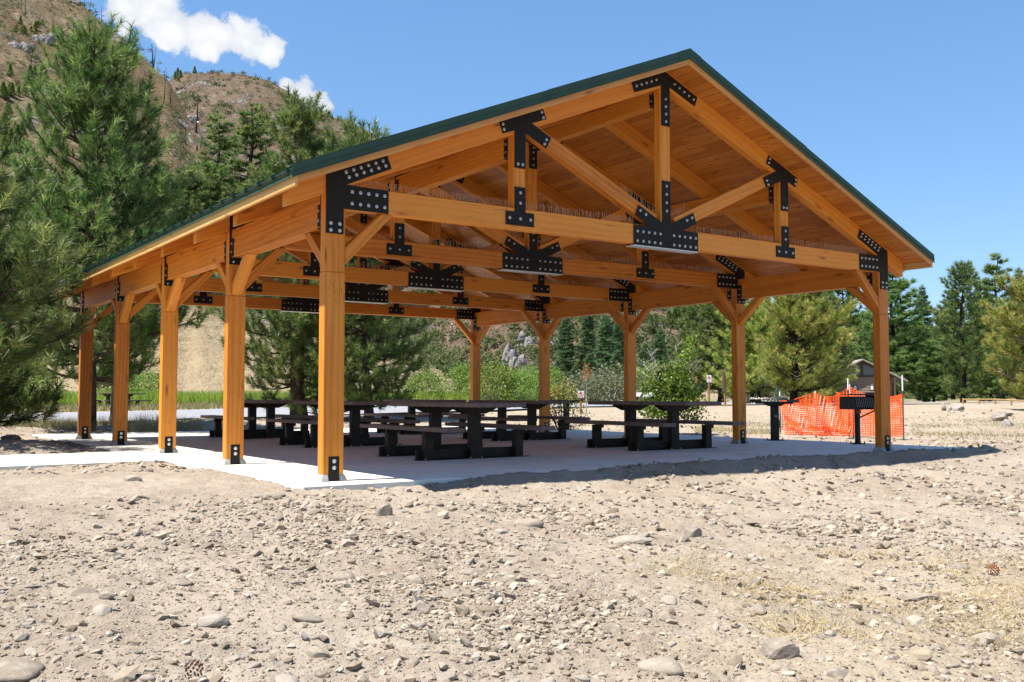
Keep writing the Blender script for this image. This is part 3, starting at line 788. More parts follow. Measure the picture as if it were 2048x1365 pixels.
# roof: deck, metal, boards, trims
OV, OVY = .549, .4786
YF, YB = -OVY, 4*D+PY+OVY
DT = .04
slope_len = lambda xa, xb: (xb-xa)/math.cos(ang)
for sg in (1, -1):
    xa = -OV+.03; Ls = slope_len(xa, W/2)
    # deck: local x along the eave, local y up the slope
    mb = MB(); mb.box((0, 0, 0), (YB-YF-.06, Ls-.002, DT))
    o = mb.build('roof_deck', M['deck'])
    ex = Vector((0, 1, 0)); ey = Vector((sg*math.cos(ang), 0, math.sin(ang))); ez = ex.cross(ey)
    if sg == 1: ex = Vector((0, -1, 0)); ez = ex.cross(ey)
    Mx = Matrix((ex, ey, ez)).transposed()
    if Mx.determinant() < 0: raise ValueError('bad deck frame')
    x_e = xa if sg == 1 else W-xa
    o.rotation_euler = Mx.to_euler()
    o.location = (x_e, (YB-.03) if sg == 1 else YF+.03, top(xa))
    if ez.z < 0: o.location.z += 0
    place(o)
    # metal sheet with standing seams, 16 inches apart
    mb = MB()
    xm = -OV-.035; Lm = slope_len(xm, W/2); z_off = (DT+.006)/math.cos(ang)
    mb.box((-.02, 0, 0), (YB-YF+.02, Lm, .004))
    k = 0; s_ = .12
    while s_ < YB-YF:
        mb.box((s_-.011, -.018, .0035), (s_+.011, Lm-.01, .058)); s_ += .405
    o = mb.build('roof_panel', M['green'])
    o.rotation_euler = Mx.to_euler()
    xe = xm if sg == 1 else W-xm
    o.location = (xe, YB if sg == 1 else YF, top(xm)+z_off)
    place(o)
    # eave fascia and drip trim
    X = lambda x: x if sg == 1 else W-x
    mb = MB(); mb.box((0, 0, 0), (YB-YF-.004, .036, .112))
    o = mb.build('fascia', M['fascia'], bevel=.004); o.rotation_euler = (0, 0, math.pi/2)
    o.location = (X(-OV)+(.036 if sg == 1 else 0), YF+.002, 3.045); place(o)
    mb = MB(); pr = [(-OV-.004, 3.148), (-OV-.028, 3.132), (-OV-.026, 3.155), (-OV-.012, 3.175), (-OV-.034, 3.215), (-OV-.034, 3.222), (-OV-.004, 3.226)]
    mb.prism([(X(p[0]), p[1]) for p in pr], YF-.0, YB)
    place(mb.build('eave_trim', M['green']))
    # rake boards and rake trims on both gables
    for yb0, out in ((YF, -1), (YB, 1)):
        ya = yb0 if out == -1 else yb0-.038
        pts = [(X(-OV+.037), top(-OV+.037)-.078), (X(W/2-.001), top(W/2)-.078), (X(W/2-.001), top(W/2)+.058), (X(-OV+.037), top(-OV+.037)+.058)]
        if sg == -1: pts = [pts[0], pts[3], pts[2], pts[1]]
        prism_xz('rake_board', pts, ya, ya+.038, ang if sg == 1 else -ang, M['rake'])
        for (xa_, xb_, e) in ((-OV-.035, 2.72, 0), (2.66, W/2-.16, .004), (W/2-.20, W/2, .009)):
            mb = MB()
            yo = yb0+out*(.004+e)
            zt0, zb0 = .128+e, -.0+.004
            P4 = [(X(xa_), top(xa_)+zb0), (X(xb_), top(xb_)+zb0), (X(xb_), top(xb_)+zt0), (X(xa_), top(xa_)+zt0)]
            mb.prism(P4, min(yo, yo+out*.004), max(yo, yo+out*.004))
            P5 = [(X(xa_), top(xa_)+zt0-.002), (X(xb_), top(xb_)+zt0-.002), (X(xb_), top(xb_)+zt0+.003), (X(xa_), top(xa_)+zt0+.003)]
            mb.prism(P5, min(yo+out*.004, yo-out*.12), max(yo+out*.004, yo-out*.12))
            lip = [(X(xa_), top(xa_)+zb0-.012), (X(xb_), top(xb_)+zb0-.012), (X(xb_), top(xb_)+zb0), (X(xa_), top(xa_)+zb0)]
            mb.prism(lip, min(yo+out*.012, yo+out*.004), max(yo+out*.012, yo+out*.004))
            place(mb.build('rake_trim', M['green']))
mb = MB(); zr = top(W/2)+.062
mb.prism([(W/2-.22, zr-.22*SL+.045), (W/2, zr+.052), (W/2+.22, zr-.22*SL+.045), (W/2+.22, zr-.22*SL+.038), (W/2, zr+.044), (W/2-.22, zr-.22*SL+.038)], YF-.012, YB+.012)
place(mb.build('ridge_cap', M['green']))

# ------------------------------------------------------------------ picnic tables
def make_table(TL=2.62, fr=.565):
    t = empty('picnic_table')
    mb = MB()
    for i in range(3):
        x0 = -.405+i*.272; mb.box((x0, -TL/2, .752), (x0+.266, TL/2, .816))
    for y in np.linspace(-TL/2+.12, TL/2-.12, 12):
        for x0 in (-.30, 0, .30): mb.tube([(x0, y, .752), (x0, y, .744)], .009, 6, 1)
    o = mb.build('tabletop', [M['plank'], M['bolt']], t, bevel=.006)
    for sx in (-1, 1):
        mb = MB(); mb.box((sx*.78-.145, -TL/2-.02, .415), (sx*.78+.145, TL/2+.02, .474))
        for y in (-.62, -.5, .5, .62): mb.tube([(sx*.78, y, .415), (sx*.78, y, .407)], .009, 6, 1)
        mb.build('bench', [M['plank'], M['bolt']], t, bevel=.006)
    for sy in (-1, 1):
        y = sy*fr
        mb = MB(); mb.box((-.085, y-.055, .008), (.085, y+.055, .66)); mb.box((-.088, y-.058, .60), (.088, y+.058, .606))
        mb.build('pedestal', M['frame'], t, bevel=.018)
        mb = MB(); mb.prism([(-.36, .751), (.36, .751), (.36, .735), (.16, .652), (-.16, .652), (-.36, .735)], y-.075, y-.060)
        mb.prism([(-.36, .751), (.36, .751), (.36, .735), (.16, .652), (-.16, .652), (-.36, .735)], y+.060, y+.075)
        mb.build('top_bracket', M['frame'], t)
        mb = MB(); mb.box((-.93, y+.058, .012), (.93, y+.098, .15)); mb.box((-.96, y-.07, .0), (.96, y+.10, .011))
        for xb in (-.85, -.1, .1, .85): mb.tube([(xb, y-.062, .011), (xb, y-.062, .026)], .012, 6, 1)
        mb.build('ground_beam', [M['frame'], M['bolt']], t, bevel=.003)
        for sx in (-1, 1):
            mb = MB(); mb.box((sx*.78-.07, y-.055, .012), (sx*.78+.07, y+.055, .405)); mb.box((sx*.78-.073, y-.058, .33), (sx*.78+.073, y+.058, .335))
            mb.build('bench_leg', M['frame'], t, bevel=.016)
            mb = MB(); mb.box((sx*.78-.10, y-.075, .35), (sx*.78+.10, y-.058, .414)); mb.build('bench_bracket', M['frame'], t)
    return t
table = make_table()
labs = ['frontmost dark brown picnic table of the left row, right of the corner post',
        'frontmost dark brown picnic table of the right row, before the second right post',
        'middle dark brown picnic table of the left row, behind the corner post',
        'middle dark brown picnic table of the right row',
        'rearmost dark brown picnic table of the left row, beside the second left post',
        'rearmost dark brown picnic table of the right row, mostly hidden']
for i, (x, y) in enumerate([(3.44, 2.95), (7.58, 3.05), (3.50, 7.08), (7.62, 7.25), (3.50, 11.2), (7.66, 11.3)]):
    t = table if i == 0 else copy_tree(table)
    t.location = (x, y, 0); t.rotation_euler.z = [0, -.03, .02, -.02, .0, .02][i]
    tag(t, labs[i], 'picnic table', 'dark picnic tables under the pavilion roof')
far_t = copy_tree(table)
x, y = at(237, 50); far_t.location = (x, y, gz(x, y)+.02); far_t.rotation_euler.z = 1.9
tag(far_t, 'lone brown picnic table out on the grass beyond the road', 'picnic table'); del far_t['group']

# ------------------------------------------------------------------ grill and serving stands
def make_stand():
    t = empty('serving_stand')
    mb = MB(); mb.box((-.075, -.055, .01), (.075, .055, .70)); mb.build('pedestal', M['grill'], t, bevel=.008)
    mb = MB(); mb.box((-.15, -.12, 0), (.15, .12, .012))
    for sx in (-1, 1):
        for sy in (-1, 1): mb.tube([(sx*.12, sy*.09, .012), (sx*.12, sy*.09, .045)], .013, 6)
    mb.build('foot_plate', M['grill'], t)
    mb = MB(); mb.box((-.42, -.27, .775), (.42, .27, .795)); mb.prism([(-.30, .775), (.30, .775), (.14, .70), (-.14, .70)], -.02, .02)
    mb.box((-.30, -.25, .745), (.30, -.21, .775)); mb.box((-.30, .21, .745), (.30, .25, .775))
    mb.build('tray', M['grill'], t, bevel=.003)
    for sx in (-1, 1):
        mb = MB(); mb.prism([(-.27, .795), (.27, .795), (.22, .838), (-.22, .838)], sx*.42-.006, sx*.42+.006, axis='x'); mb.build('side_flange', M['grill'], t)
    mb = MB(); mb.box((-.03, -.058, .47), (.03, -.055, .52)); mb.build('maker_tag', M['greytag'], t)
    return t
st = make_stand(); st.location = (11.62, 3.72, 0); st.rotation_euler.z = R_(-22)
tag(st, 'black steel serving stand with upturned tray sides, left of the orange net fence', 'serving stand', 'black serving stands on the slab edge')
st2 = copy_tree(st); st2.location = (12.0, 11.15, 0); st2.rotation_euler.z = R_(-30)
tag(st2, 'black steel serving stand far back in front of the yellowing shrub', 'serving stand')

g = empty('charcoal_grill', (11.70, 1.80, 0), R_(-30))
tag(g, 'black steel pedestal charcoal grill beside the front right post', 'grill')
mb = MB(); mb.tube([(0, 0, .0), (0, 0, .66)], .052, 14); mb.tube([(0, 0, .0), (0, 0, .02)], .11, 12)
for k in range(4): mb.tube([(.13*math.cos(k*1.57+.78), .13*math.sin(k*1.57+.78), 0), (.13*math.cos(k*1.57+.78), .13*math.sin(k*1.57+.78), .05)], .014, 6)
mb.build('pedestal', M['grill'], g, smooth=False)
mb = MB()   # firebox open to the front: floor, back and sides
mb.box((-.26, -.20, .655), (.26, .20, .668)); mb.box((-.26, .188, .668), (.26, .20, .90)); mb.box((-.26, -.20, .668), (-.248, .188, .90)); mb.box((.248, -.20, .668), (.26, .188, .98))
mb.prism([(-.248, .668), (-.10, .668), (-.14, .88), (-.248, .88)], -.20, -.192)
mb.build('firebox', M['grill'], g)
mb = MB()
for i in range(10):
    x = -.08+i*.035; mb.tube([(x, -.20, .69), (x-.03, -.19, .885)], .006, 5)
mb.build('grate_bars', M['greytag'], g)
mb = MB(); mb.box((-.25, -.24, .93), (.26, .20, .945)); mb.box((-.25, -.25, .922), (.26, -.24, .950))
mb.build('top_shelf', M['grill'], g)
mb = MB(); mb.box((-.05, -.062, .585), (.05, -.052, .645)); mb.build('warning_tag', M['redplate'], g)
mb = MB(); mb.tube([(.03, -.03, .50), (.30, -.12, .64)], .016, 6); mb.build('handle_bar', M['grill'], g)

# ------------------------------------------------------------------ orange net fence
fz = -.03
fpts = {k: at(u, d) for k, (u, d) in {'a': (1568, 22.6), 'b': (1631, 22.2), 'c': (1697, 21.8), 'd': (1806, 21.4), 'e': (1560, 25.5), 'f': (1700, 25.0)}.items()}
cf = empty('safety_fence', (*fpts['c'], 0)); tag(cf, 'sagging orange plastic mesh fence on steel stakes beyond the slab', 'mesh fence')
CO = Vector(cf.location)
def net(name, pa, pb, za, zb, bot=.03, sag=.1, slack=.06, nh=None, fold=0.0):
    """strands of flat plastic: pa to pb on the ground, tops za and zb"""
    Lx = math.hypot(pb[0]-pa[0], pb[1]-pa[1]); nu = max(8, int(Lx/.056)); nv = nh or int(max(za, zb)/.056)
    nx, ny = -(pb[1]-pa[1])/Lx, (pb[0]-pa[0])/Lx
    U = np.linspace(0, 1, nu+1); Vv = np.linspace(0, 1, nv+1)
    uu, vv = np.meshgrid(U, Vv)
    topz = za+(zb-za)*uu-sag*4*uu*(1-uu)
    z = bot+(topz-bot)*vv
    off = slack*np.sin(uu*math.pi)*(np.sin(vv*5+uu*7)+.6*np.sin(uu*19+vv*3))+fold*np.sin(uu*9+vv*6)
    x = pa[0]+(pb[0]-pa[0])*uu+nx*off; y = pa[1]+(pb[1]-pa[1])*uu+ny*off
    Pp = np.stack([x, y, z], -1)-np.array(CO)
    w_ = .0088; d_ = np.array([(pb[0]-pa[0])/Lx, (pb[1]-pa[1])/Lx, 0])*w_; e_ = np.array([0, 0, w_])
    vs = []; fs = []
    for i in range(nv+1):
        o = len(vs)
        for j in range(nu+1): vs += [Pp[i, j]-e_, Pp[i, j]+e_]
        fs += [(o+2*j, o+2*j+2, o+2*j+3, o+2*j+1) for j in range(nu)]
    for j in range(nu+1):
        o = len(vs)
        for i in range(nv+1): vs += [Pp[i, j]-d_*.8, Pp[i, j]+d_*.8]
        fs += [(o+2*i, o+2*i+2, o+2*i+3, o+2*i+1) for i in range(nv)]
    return nobj(name, vs, fs, M['orange'], cf)
A_, B_, C_, D_, E_, F2 = (fpts[k] for k in 'abcdef')
net('net', A_, B_, .78, 1.0, sag=.02, slack=.09, fold=.05)
net('net', B_, C_, .98, 1.12, sag=.16, slack=.12, fold=.05)
net('net', C_, D_, 1.14, .96, sag=.16, slack=.05)
net('net', E_, F2, .78, .98, sag=.05, slack=.12, fold=.06)
net('net', (A_[0]-.05, A_[1]-.1), (C_[0]-.06, C_[1]-.06), .34, .30, sag=.10, slack=.16, fold=.09)
net('net', D_, (D_[0]+.9, D_[1]+2.4), .92, 1.0, sag=.1)
for (x, y), h, split in ((B_, 1.02, .0), (C_, 1.30, 1.05), (D_, 1.36, 1.02), (E_, 1.02, .9), (F2, 1.2, .9), ((C_[0]+.09, C_[1]-.05), .80, .80)):
    mb = MB()
    for (a_, b_, mi) in ((0, split if split else .02, 0), (split if split else .02, h, 1)):
        if b_-a_ < .01: continue
        mb.box((x-CO.x-.013, y-CO.y-.004, a_-.06*(a_ == 0)), (x-CO.x+.013, y-CO.y+.004, b_), mi); mb.box((x-CO.x-.004, y-CO.y+.004, a_-.06*(a_ == 0)), (x-CO.x+.004, y-CO.y+.022, b_), mi)
    mb.build('stake', [M['tpost'], M['whitepaint']], cf)
o = empty('fence_stake', (*at(1556, 24.5), -.05)); tag(o, 'single green steel stake behind the serving stand', 'stake')
mb = MB(); mb.box((-.018, -.004, 0), (.018, .004, 1.22)); mb.box((-.004, .004, 0), (.004, .034, 1.22)); mb.build('shaft', M['tpost'], o)
mb = MB(); mb.prism([(-.05, .16), (.05, .16), (.05, .34), (0, .40), (-.05, .34)], -.010, -.006); mb.build('anchor_blade', M['tpost'], o)

# ------------------------------------------------------------------ signs and little structures beyond
def sign(u, depth, h, label, kind, name='road_sign', wide=.30, tall=.45):
    x, y = at(u, depth); z = gz(x, y)
    o = empty(name, (x, y, z), -YAW+R_(4)); tag(o, label, 'sign', 'signs along the road')
    mb = MB(); mb.box((-.05, -.05, 0), (.05, .05, h)); mb.build('sign_post', M['signwood'], o, bevel=.006)
    if kind == 'side':
        mb = MB(); mb.box((-.085, -.20, h-1.25), (-.052, .20, h-.12)); mb.build('sign_panel', M['trimdark'], o)
        mb = MB(); mb.box((-.35, -.25, -.02), (.35, .25, .10)); mb.build('footing', M['railwood'], o)
        return o
    if kind == 'bare': return o
    mb = MB(); mb.box((-wide/2, -.062, h-tall), (wide/2, -.052, h)); p = mb.build('sign_panel', M['signwhite'], o, bevel=.003)
    zc = h-tall/2 if kind == 'square' else h-tall*.40
    rr = wide*.40
    mb = MB(); n = 28; ring = []
    for k in range(n):
        a0, a1 = 2*math.pi*k/n, 2*math.pi*(k+1)/n
        q = [(rr*math.cos(t)*f, -.0645, zc+rr*math.sin(t)*f) for t, f in ((a0, 1), (a1, 1), (a1, .80), (a0, .80))]
        mb.add(q, [(0, 1, 2, 3)])
    d_ = rr*.64
    mb.add([(-d_-.012, -.0665, zc+d_-.012), (-d_+.012, -.0665, zc+d_+.012), (d_+.012, -.0665, zc-d_+.012), (d_-.012, -.0665, zc-d_-.012)], [(0, 1, 2, 3)])
    mb.build('prohibition_ring', M['signred'], p, fix=False)
    fc = bpy.data.curves.new('sign_letter', 'FONT'); fc.body = 'P'; fc.size = rr*1.75; fc.align_x = 'CENTER'; fc.align_y = 'CENTER'; fc.extrude = .0006
    fc.materials.append(M['signblack'])
    t0 = link(bpy.data.objects.new('sign_letter', fc)); bpy.context.view_layer.update()
    lm = bpy.data.meshes.new_from_object(t0.evaluated_get(bpy.context.evaluated_depsgraph_get())); bpy.data.objects.remove(t0)
    t = link(bpy.data.objects.new('sign_letter', lm), p); t.location = (0, -.0655, zc); t.rotation_euler = (math.pi/2, 0, 0)
    if kind == 'tall':
        mb = MB(); mb.box((-wide*.3, -.0645, h-tall+.03), (wide*.3, -.063, h-tall+.075)); mb.build('sign_stripe', M['signred'], p)
    return o
sign(1161.5, 44, 1.02, 'white no parking sign with red ring behind the yellowing shrub', 'square', wide=.28, tall=.30)
sign(1418, 60, 1.82, 'white no parking sign on a brown post right of the maple sapling', 'tall', wide=.28, tall=.44)
sign(1450, 56, 2.05, 'brown wooden post with a dark panel seen edge on, beside the no parking sign', 'side')
sign(1393, 58, 1.75, 'bare brown wooden post behind the right edge of the maple sapling', 'bare', name='sign_post')

# low stone wall with a framed panel
x, y = at(1524, 62); o = empty('stone_wall', (x, y, gz(x, y)), -YAW)
tag(o, 'low wall of rounded cream cobbles with a framed panel at its end, behind the serving stand', 'wall')
mb = MB(); mb.box((-.80, .02, -.1), (1.6, .45, .40)); mb.build('mortar_core', M['grout'], o)
vs, fs = [], []
def ico(sub):
    bm = bmesh.new(); bmesh.ops.create_icosphere(bm, subdivisions=sub, radius=1); 
    V = np.array([v.co[:] for v in bm.verts]); F = np.array([[v.index for v in f.verts] for f in bm.faces]); bm.free(); return V, F
IV1, IF1 = ico(1); IV2, IF2 = ico(2); IV3, IF3 = ico(3)
acc_v, acc_f = [], []; o_ = 0
for r in range(3):
    xx = -.80+random.random()*.1
    while xx < 1.55:
        wd = random.uniform(.12, .24); sc = np.array([wd*.52, .10, .095]); p = np.array([xx+wd/2, .02, .07+r*.15+random.uniform(-.02, .02)])
        acc_v.append(IV2*sc+p); acc_f.append(IF2+o_); o_ += len(IV2); xx += wd
nobj('wall_stone', np.concatenate(acc_v), np.concatenate(acc_f), M['pale'], o, smooth=True)
mb = MB(); mb.box((-1.62, -.10, 0), (-.84, .06, .53)); f_ = mb.build('panel_frame', M['trimdark'], o, bevel=.01)
mb = MB(); mb.box((-1.50, -.104, .20), (-.97, -.101, .44)); mb.build('panel_face', M['ventgrey'], f_)

# pale concrete table tops in the distance
for i, (u, d) in enumerate([(1266, 66), (1303, 66)]):
    x, y = at(u, d); o = empty('concrete_table', (x, y, gz(x, y)), -YAW)
    tag(o, ['small white table mostly hidden behind the third right post', 'white table whose bright top shows left of the maple sapling'][i], 'table', 'white tables beside the road')
    mb = MB(); mb.prism([(-.55, .52), (.40, .52), (.58, .80), (-.37, .80)], -.35, .35); 
    mb.build('tabletop', M['whitepaint'], o)
    mb = MB(); mb.box((-.4, -.3, 0), (-.3, .3, .515)); mb.box((.2, -.3, 0), (.30, .3, .515)); mb.build('table_support', M['frame'], o)

# restroom building
x, y = at(1725, 78); z = gz(x, y)
rb = empty('restroom_building', (x, y, z), -YAW-R_(20)+R_(10)); tag(rb, 'small tan lap sided restroom with a gabled shingle roof behind the orange fence', 'building')
xl, xm_, xr, bl, bh = -2.5, 1.15, 2.55, 5.0, 2.05; rh = 1.28
mb = MB()
mb.box((xl, 0, 0), (xm_, bl, bh)); mb.box((xm_-.01, 1.5, 0), (xr, bl-.01, bh-.05))
for k in range(10): mb.prism([(0, k*.20+.02), (-.025, k*.20+.02), (-.006, k*.20+.21), (0, k*.20+.21)], xl-.001, xm_+.001, axis='x')
mb.box((xr-.16, .02, 0), (xr, .18, bh-.02))
mb.build('wall', M['siding'], rb)
mb = MB(); mb.prism([(xl, bh), (-xl, bh), (0, bh+rh)], .03, .10); mb.build('gable_panel', M['ventgrey'], rb)
mb = MB(); mb.box((xl-.02, -.05, bh-.03), (-xl+.02, -.001, bh+.13)); mb.box((-.10, -.06, bh+.13), (.10, .028, bh+rh-.05))
for sg in (-1, 1): mb.prism([(sg*2.5, bh-.02), (sg*2.2, bh+.13), (0, bh+rh-.20), (0, bh+rh+.02)], -.07, -.01)
mb.build('gable_trim', M['trimdark'], rb)
def shingle():
    m, nt, b = mat('grey_shingles')
    v = coords(nt); w_ = N(nt, 'ShaderNodeTexWave', Scale=3.0); w_.bands_direction = 'Y'; L(nt, v, w_.inputs['Vector'])
    c = ramp(nt, math_(nt, 'ADD', math_(nt, 'MULTIPLY', w_.outputs[1], .4), math_(nt, 'MULTIPLY', noise(nt, v, 6, 4), .6)), [(.25, (.17, .145, .125)), (.7, (.31, .275, .245))])
    L(nt, c, b.inputs['Base Color']); b.inputs['Roughness'].default_value = .9; return m
M['shingle'] = shingle(); t_ = rh/2.5
for sg in (-1, 1):
    mb = MB()
    mb.prism([(0, bh+rh+.03), (sg*3.35, bh-.85*t_+.03), (sg*3.35, bh-.85*t_+.15), (0, bh+rh+.15)], -.55, bl+.5); mb.build('roof', M['shingle'], rb)
mb = MB(); mb.box((xm_+.35, 1.44, 0), (xm_+1.15, 1.495, 1.95)); d_ = mb.build('door', M['trimdark'], rb)
mb = MB(); mb.box((xm_+1.0, 1.39, .95), (xm_+1.06, 1.435, 1.12)); mb.build('door_handle', M['bolt'], d_)
for xx in (-.55, .72):
    mb = MB(); mb.box((xx-.17, -.040, 1.0), (xx+.17, -.028, 1.40)); p = mb.build('restroom_sign', M['signblack'], rb)
    mb = MB(); mb.box((xx-.10, -.046, 1.04), (xx+.10, -.042, 1.34)); mb.build('sign_symbol', M['signwhite'], p)
mb = MB(); mb.box((xr+.001, 2.6, 1.2), (xr+.03, 3.1, 1.7)); mb.build('window', M['ventgrey'], rb)

# ------------------------------------------------------------------ rocks
def stone_shape(V, seed, flat=.6, ang_=.35, cuts=9, rough=.06, longer=.75, deep=.62):
    r = np.random.default_rng(seed); P = V.copy()
    for k in range(cuts):
        n = r.normal(size=3); n /= np.linalg.norm(n); h = r.uniform(deep, .95)
        d = P@n-h; P = P-np.outer(np.clip(d, 0, None)*(1-ang_*.2), n)
    for k in range(3):
        q = r.normal(size=3)*2.2*(k+1); ph = r.uniform(0, 6); P = P*(1+rough/(k+1)*np.sin(V@q+ph))[:, None]
    P = P*np.array([1, r.uniform(longer*.8, longer*1.15), flat*r.uniform(.75, 1.2)])
    return P
stone_me = []
for k in range(14):
    V = stone_shape(IV3, 100+k, [.55, .62, .45, .7][k % 4], .35, [4, 7, 10, 12][k % 4])
    stone_me.append(npmesh('stone', V, IF3, M['stone'], smooth=(k % 2 == 0)))
boulder_me = []
for k in range(6):
    V = stone_shape(IV3, 300+k, .72, .2, 16, .05, .8, .42)
    boulder_me.append(npmesh('boulder', V, IF3, M['boulder'], smooth=False))

def put_stone(name, me, x, y, z, s, rz, label, cat, group=None, sc=(1, 1, 1), tilt=(0, 0)):
    o = link(bpy.data.objects.new(name, me)); o.location = (x, y, z); o.scale = (s*sc[0], s*sc[1], s*sc[2])
    o.rotation_euler = (tilt[0], tilt[1], rz); tag(o, label, cat, group); return o
used = []
named = [(18, 1343, .17, 2, 'big pale flat boulder cut off by the bottom left corner of the picture', 1.3, .5),
         (1832, 1196, .125, 3, 'long flat white stone lying in the straw litter at right', 1.2, .3),
         (537, 993, .13, 0, 'smooth oval flat stone just in front of the slab corner', 1.2, .6),
         (1641, 1052, .15, 1, 'white pointed stone out in the bare dirt below the grill', 1.1, .7),
         (1968, 1083, .115, 0, 'rounded pale stone near the right edge of the dirt', 1.1, .6),
         (1383, 1073, .11, 3, 'egg shaped pale stone standing in a tight cluster of three', .9, 1),
         (1358, 1082, .10, 1, 'rounder pale stone leaning against the egg shaped one', 1., .8),
         (1325, 1338, .11, 2, 'tan broad stone beside a dark cracked one at the lower right', 1.1, .7),
         (1555, 1308, .11, 3, 'pale lopsided stone among green grass blades at the bottom', 1., .8),
         (424, 1246, .09, 1, 'square brown tan stone atop a flat slab of stone', 1., .9),
         (688, 1157, .09, 2, 'boxy tan stone with a dark shaded side mid way across the dirt', 1., .8),
         (765, 1030, .115, 3, 'tall teardrop stone standing on end in the dirt', .8, 1.2),
         (1056, 1052, .13, 4, 'dark creviced stone split under a pale cap', 1., .8),
         (1260, 1085, .16, 5, 'wide dark sided stone heap between two small flat ones', 1.2, .6),
         (945, 1148, .09, 6, 'cubic grey stone sitting alone in the middle of the dirt', 1., .9),
         (348, 1168, .10, 0, 'half buried smooth stone with a flat crown', 1.2, .6),
         (262, 962, .10, 3, 'elongated loaf shaped stone before the concrete path', 1.3, .7),
         (1325, 960, .09, 1, 'round ball shaped stone on the crest of the dirt at the shadow edge', 1, 1.2)]
for u, v, s, k, lab, sx, sz in named:
    p = hit(u, v); put_stone('stone', stone_me[k], p[0], p[1], p[2]+s*.10*sz, s, -YAW+random.uniform(-.4, .4), lab, 'stone', sc=(sx, 1, sz)); used.append((p[0], p[1], s))
big_groups = ['medium tan river stone half sunk in the bare dirt before the pavilion', 'small rounded river stone scattered on the bare dirt before the pavilion']
cnt = 0
while cnt < 270:
    v = 940+425*random.random()**1.35; u = random.uniform(-15, 2065)
    if v < 975 and u < 640: pass
    r0 = ray(u, v); t = (-.2-CZ)/r0[2]; x, y = CX+r0[0]*t, CY+r0[1]*t
    if y > SY0-.12 or (x < SX0 and y > WY0-.2): continue
    p = hit(u, v); x, y = p[0], p[1]
    if y > SY0-.12 and x < SX1: continue
    s = float(np.clip(math.exp(random.gauss(-3.08, .36)), .028, .10))
    if any((x-a)**2+(y-b)**2 < (s+c)**2 for a, b, c in used): continue
    used.append((x, y, s)); cnt += 1
    big = s > .052
    put_stone('stone', random.choice(stone_me), x, y, p[2]+s*random.uniform(-.28, .12), s, random.uniform(0, 6.28), big_groups[0 if big else 1], 'stone',
              'medium stones strewn over the dirt' if big else 'small stones strewn over the dirt', sc=(1, random.uniform(.75, 1.1), random.uniform(.6, 1.05)), tilt=(random.uniform(-.3, .3), random.uniform(-.3, .3)))

# gravel: uncountable, one object
def gravel(name, n, region, smin, smax, V0, F0, seed):
    r = np.random.default_rng(seed); X, Y, S = region(n, r)
    nV = len(V0); n = len(X)
    Z = ground(X, Y)
    a = r.uniform(0, 6.28, n); ca, sa = np.cos(a), np.sin(a)
    sc = np.stack([S, S*r.uniform(.6, 1, n), S*r.uniform(.35, .8, n)], -1)
    P = V0[None]*(1+(.28 if nV < 20 else .10)*r.normal(size=(n, nV, 1)).clip(-1.2, 1.2))*sc[:, None, :]
    px = P[:, :, 0]*ca[:, None]-P[:, :, 1]*sa[:, None]; py = P[:, :, 0]*sa[:, None]+P[:, :, 1]*ca[:, None]
    tl = r.normal(size=n)*.3; pz = P[:, :, 2]+px*tl[:, None]
    Vt = np.stack([px+X[:, None], py+Y[:, None], pz+Z[:, None]+(S*.15)[:, None]], -1).reshape(-1, 3)
    Ft = (F0[None]+(np.arange(n)*nV)[:, None, None]).reshape(-1, 3)
    tint = np.repeat(r.uniform(0, 1, n), nV)
    o = nobj(name, Vt, Ft, M['gravel'], attrs={'tint': tint}); tag(o, 'loose gravel and pebbles over the bare dirt', 'gravel', kind='stuff'); return o
def front(n, r):
    u = r.uniform(-40, 2090, n); v = 905+470*r.uniform(0, 1, n)**1.05
    d = np.stack([ray(a, b) for a, b in zip(u, v)]); t = (-.25-CZ)/d[:, 2]
    X = CX+d[:, 0]*t; Y = CY+d[:, 1]*t
    ok = ((Y < SY0-.03) | (X > SX1+.05)) & ((X > SX0) | (Y < WY0-.05)) & (t < 40)
    # clustered drifts
    ok &= r.uniform(0, 1, n) < .16+1.1*sstep(-.06, .22, fbm(X*.75, Y*.75, 4, 31))
    X, Y = X[ok], Y[ok]; dp = (X-CX)*_f[0]+(Y-CY)*_f[1]; S = np.clip(np.exp(r.normal(-4.82, .60, len(X))+.14*np.clip(dp-6, 0, 8)), .005, .055)
    return X, Y, S
gravel('gravel', 85000, front, 0, 0, IV1, IF1, 3)
def cobbles(n, r):
    X, Y, S = front(n, r); dp = (X-CX)*_f[0]+(Y-CY)*_f[1]; k = (dp > 8.8) & (dp < 17)
    X, Y = X[k], Y[k]; return X, Y, np.clip(np.exp(r.normal(-3.55, .35, len(X))), .016, .06)
gravel('gravel', 7000, cobbles, 0, 0, IV2, IF2, 8)
def around(n, r):
    u = r.uniform(-60, 2100, n); dep = 12+34*r.uniform(0, 1, n)**1.4
    h = np.stack([hdir(a) for a in u]); X = CX+h[:, 0]*dep; Y = CY+h[:, 1]*dep
    ok = ((X > SX1+.05) | (Y > SY1+.05) | (X < SX0-.05)) & ~((X < SX0) & (Y > WY0-.1) & (Y < WY1+.1))
    X, Y, dep = X[ok], Y[ok], dep[ok]; S = np.clip(np.exp(r.normal(-3.75, .45, len(X))), .012, .07)
    return X, Y, S
gravel('gravel', 9000, around, 0, 0, IV1, IF1, 4)

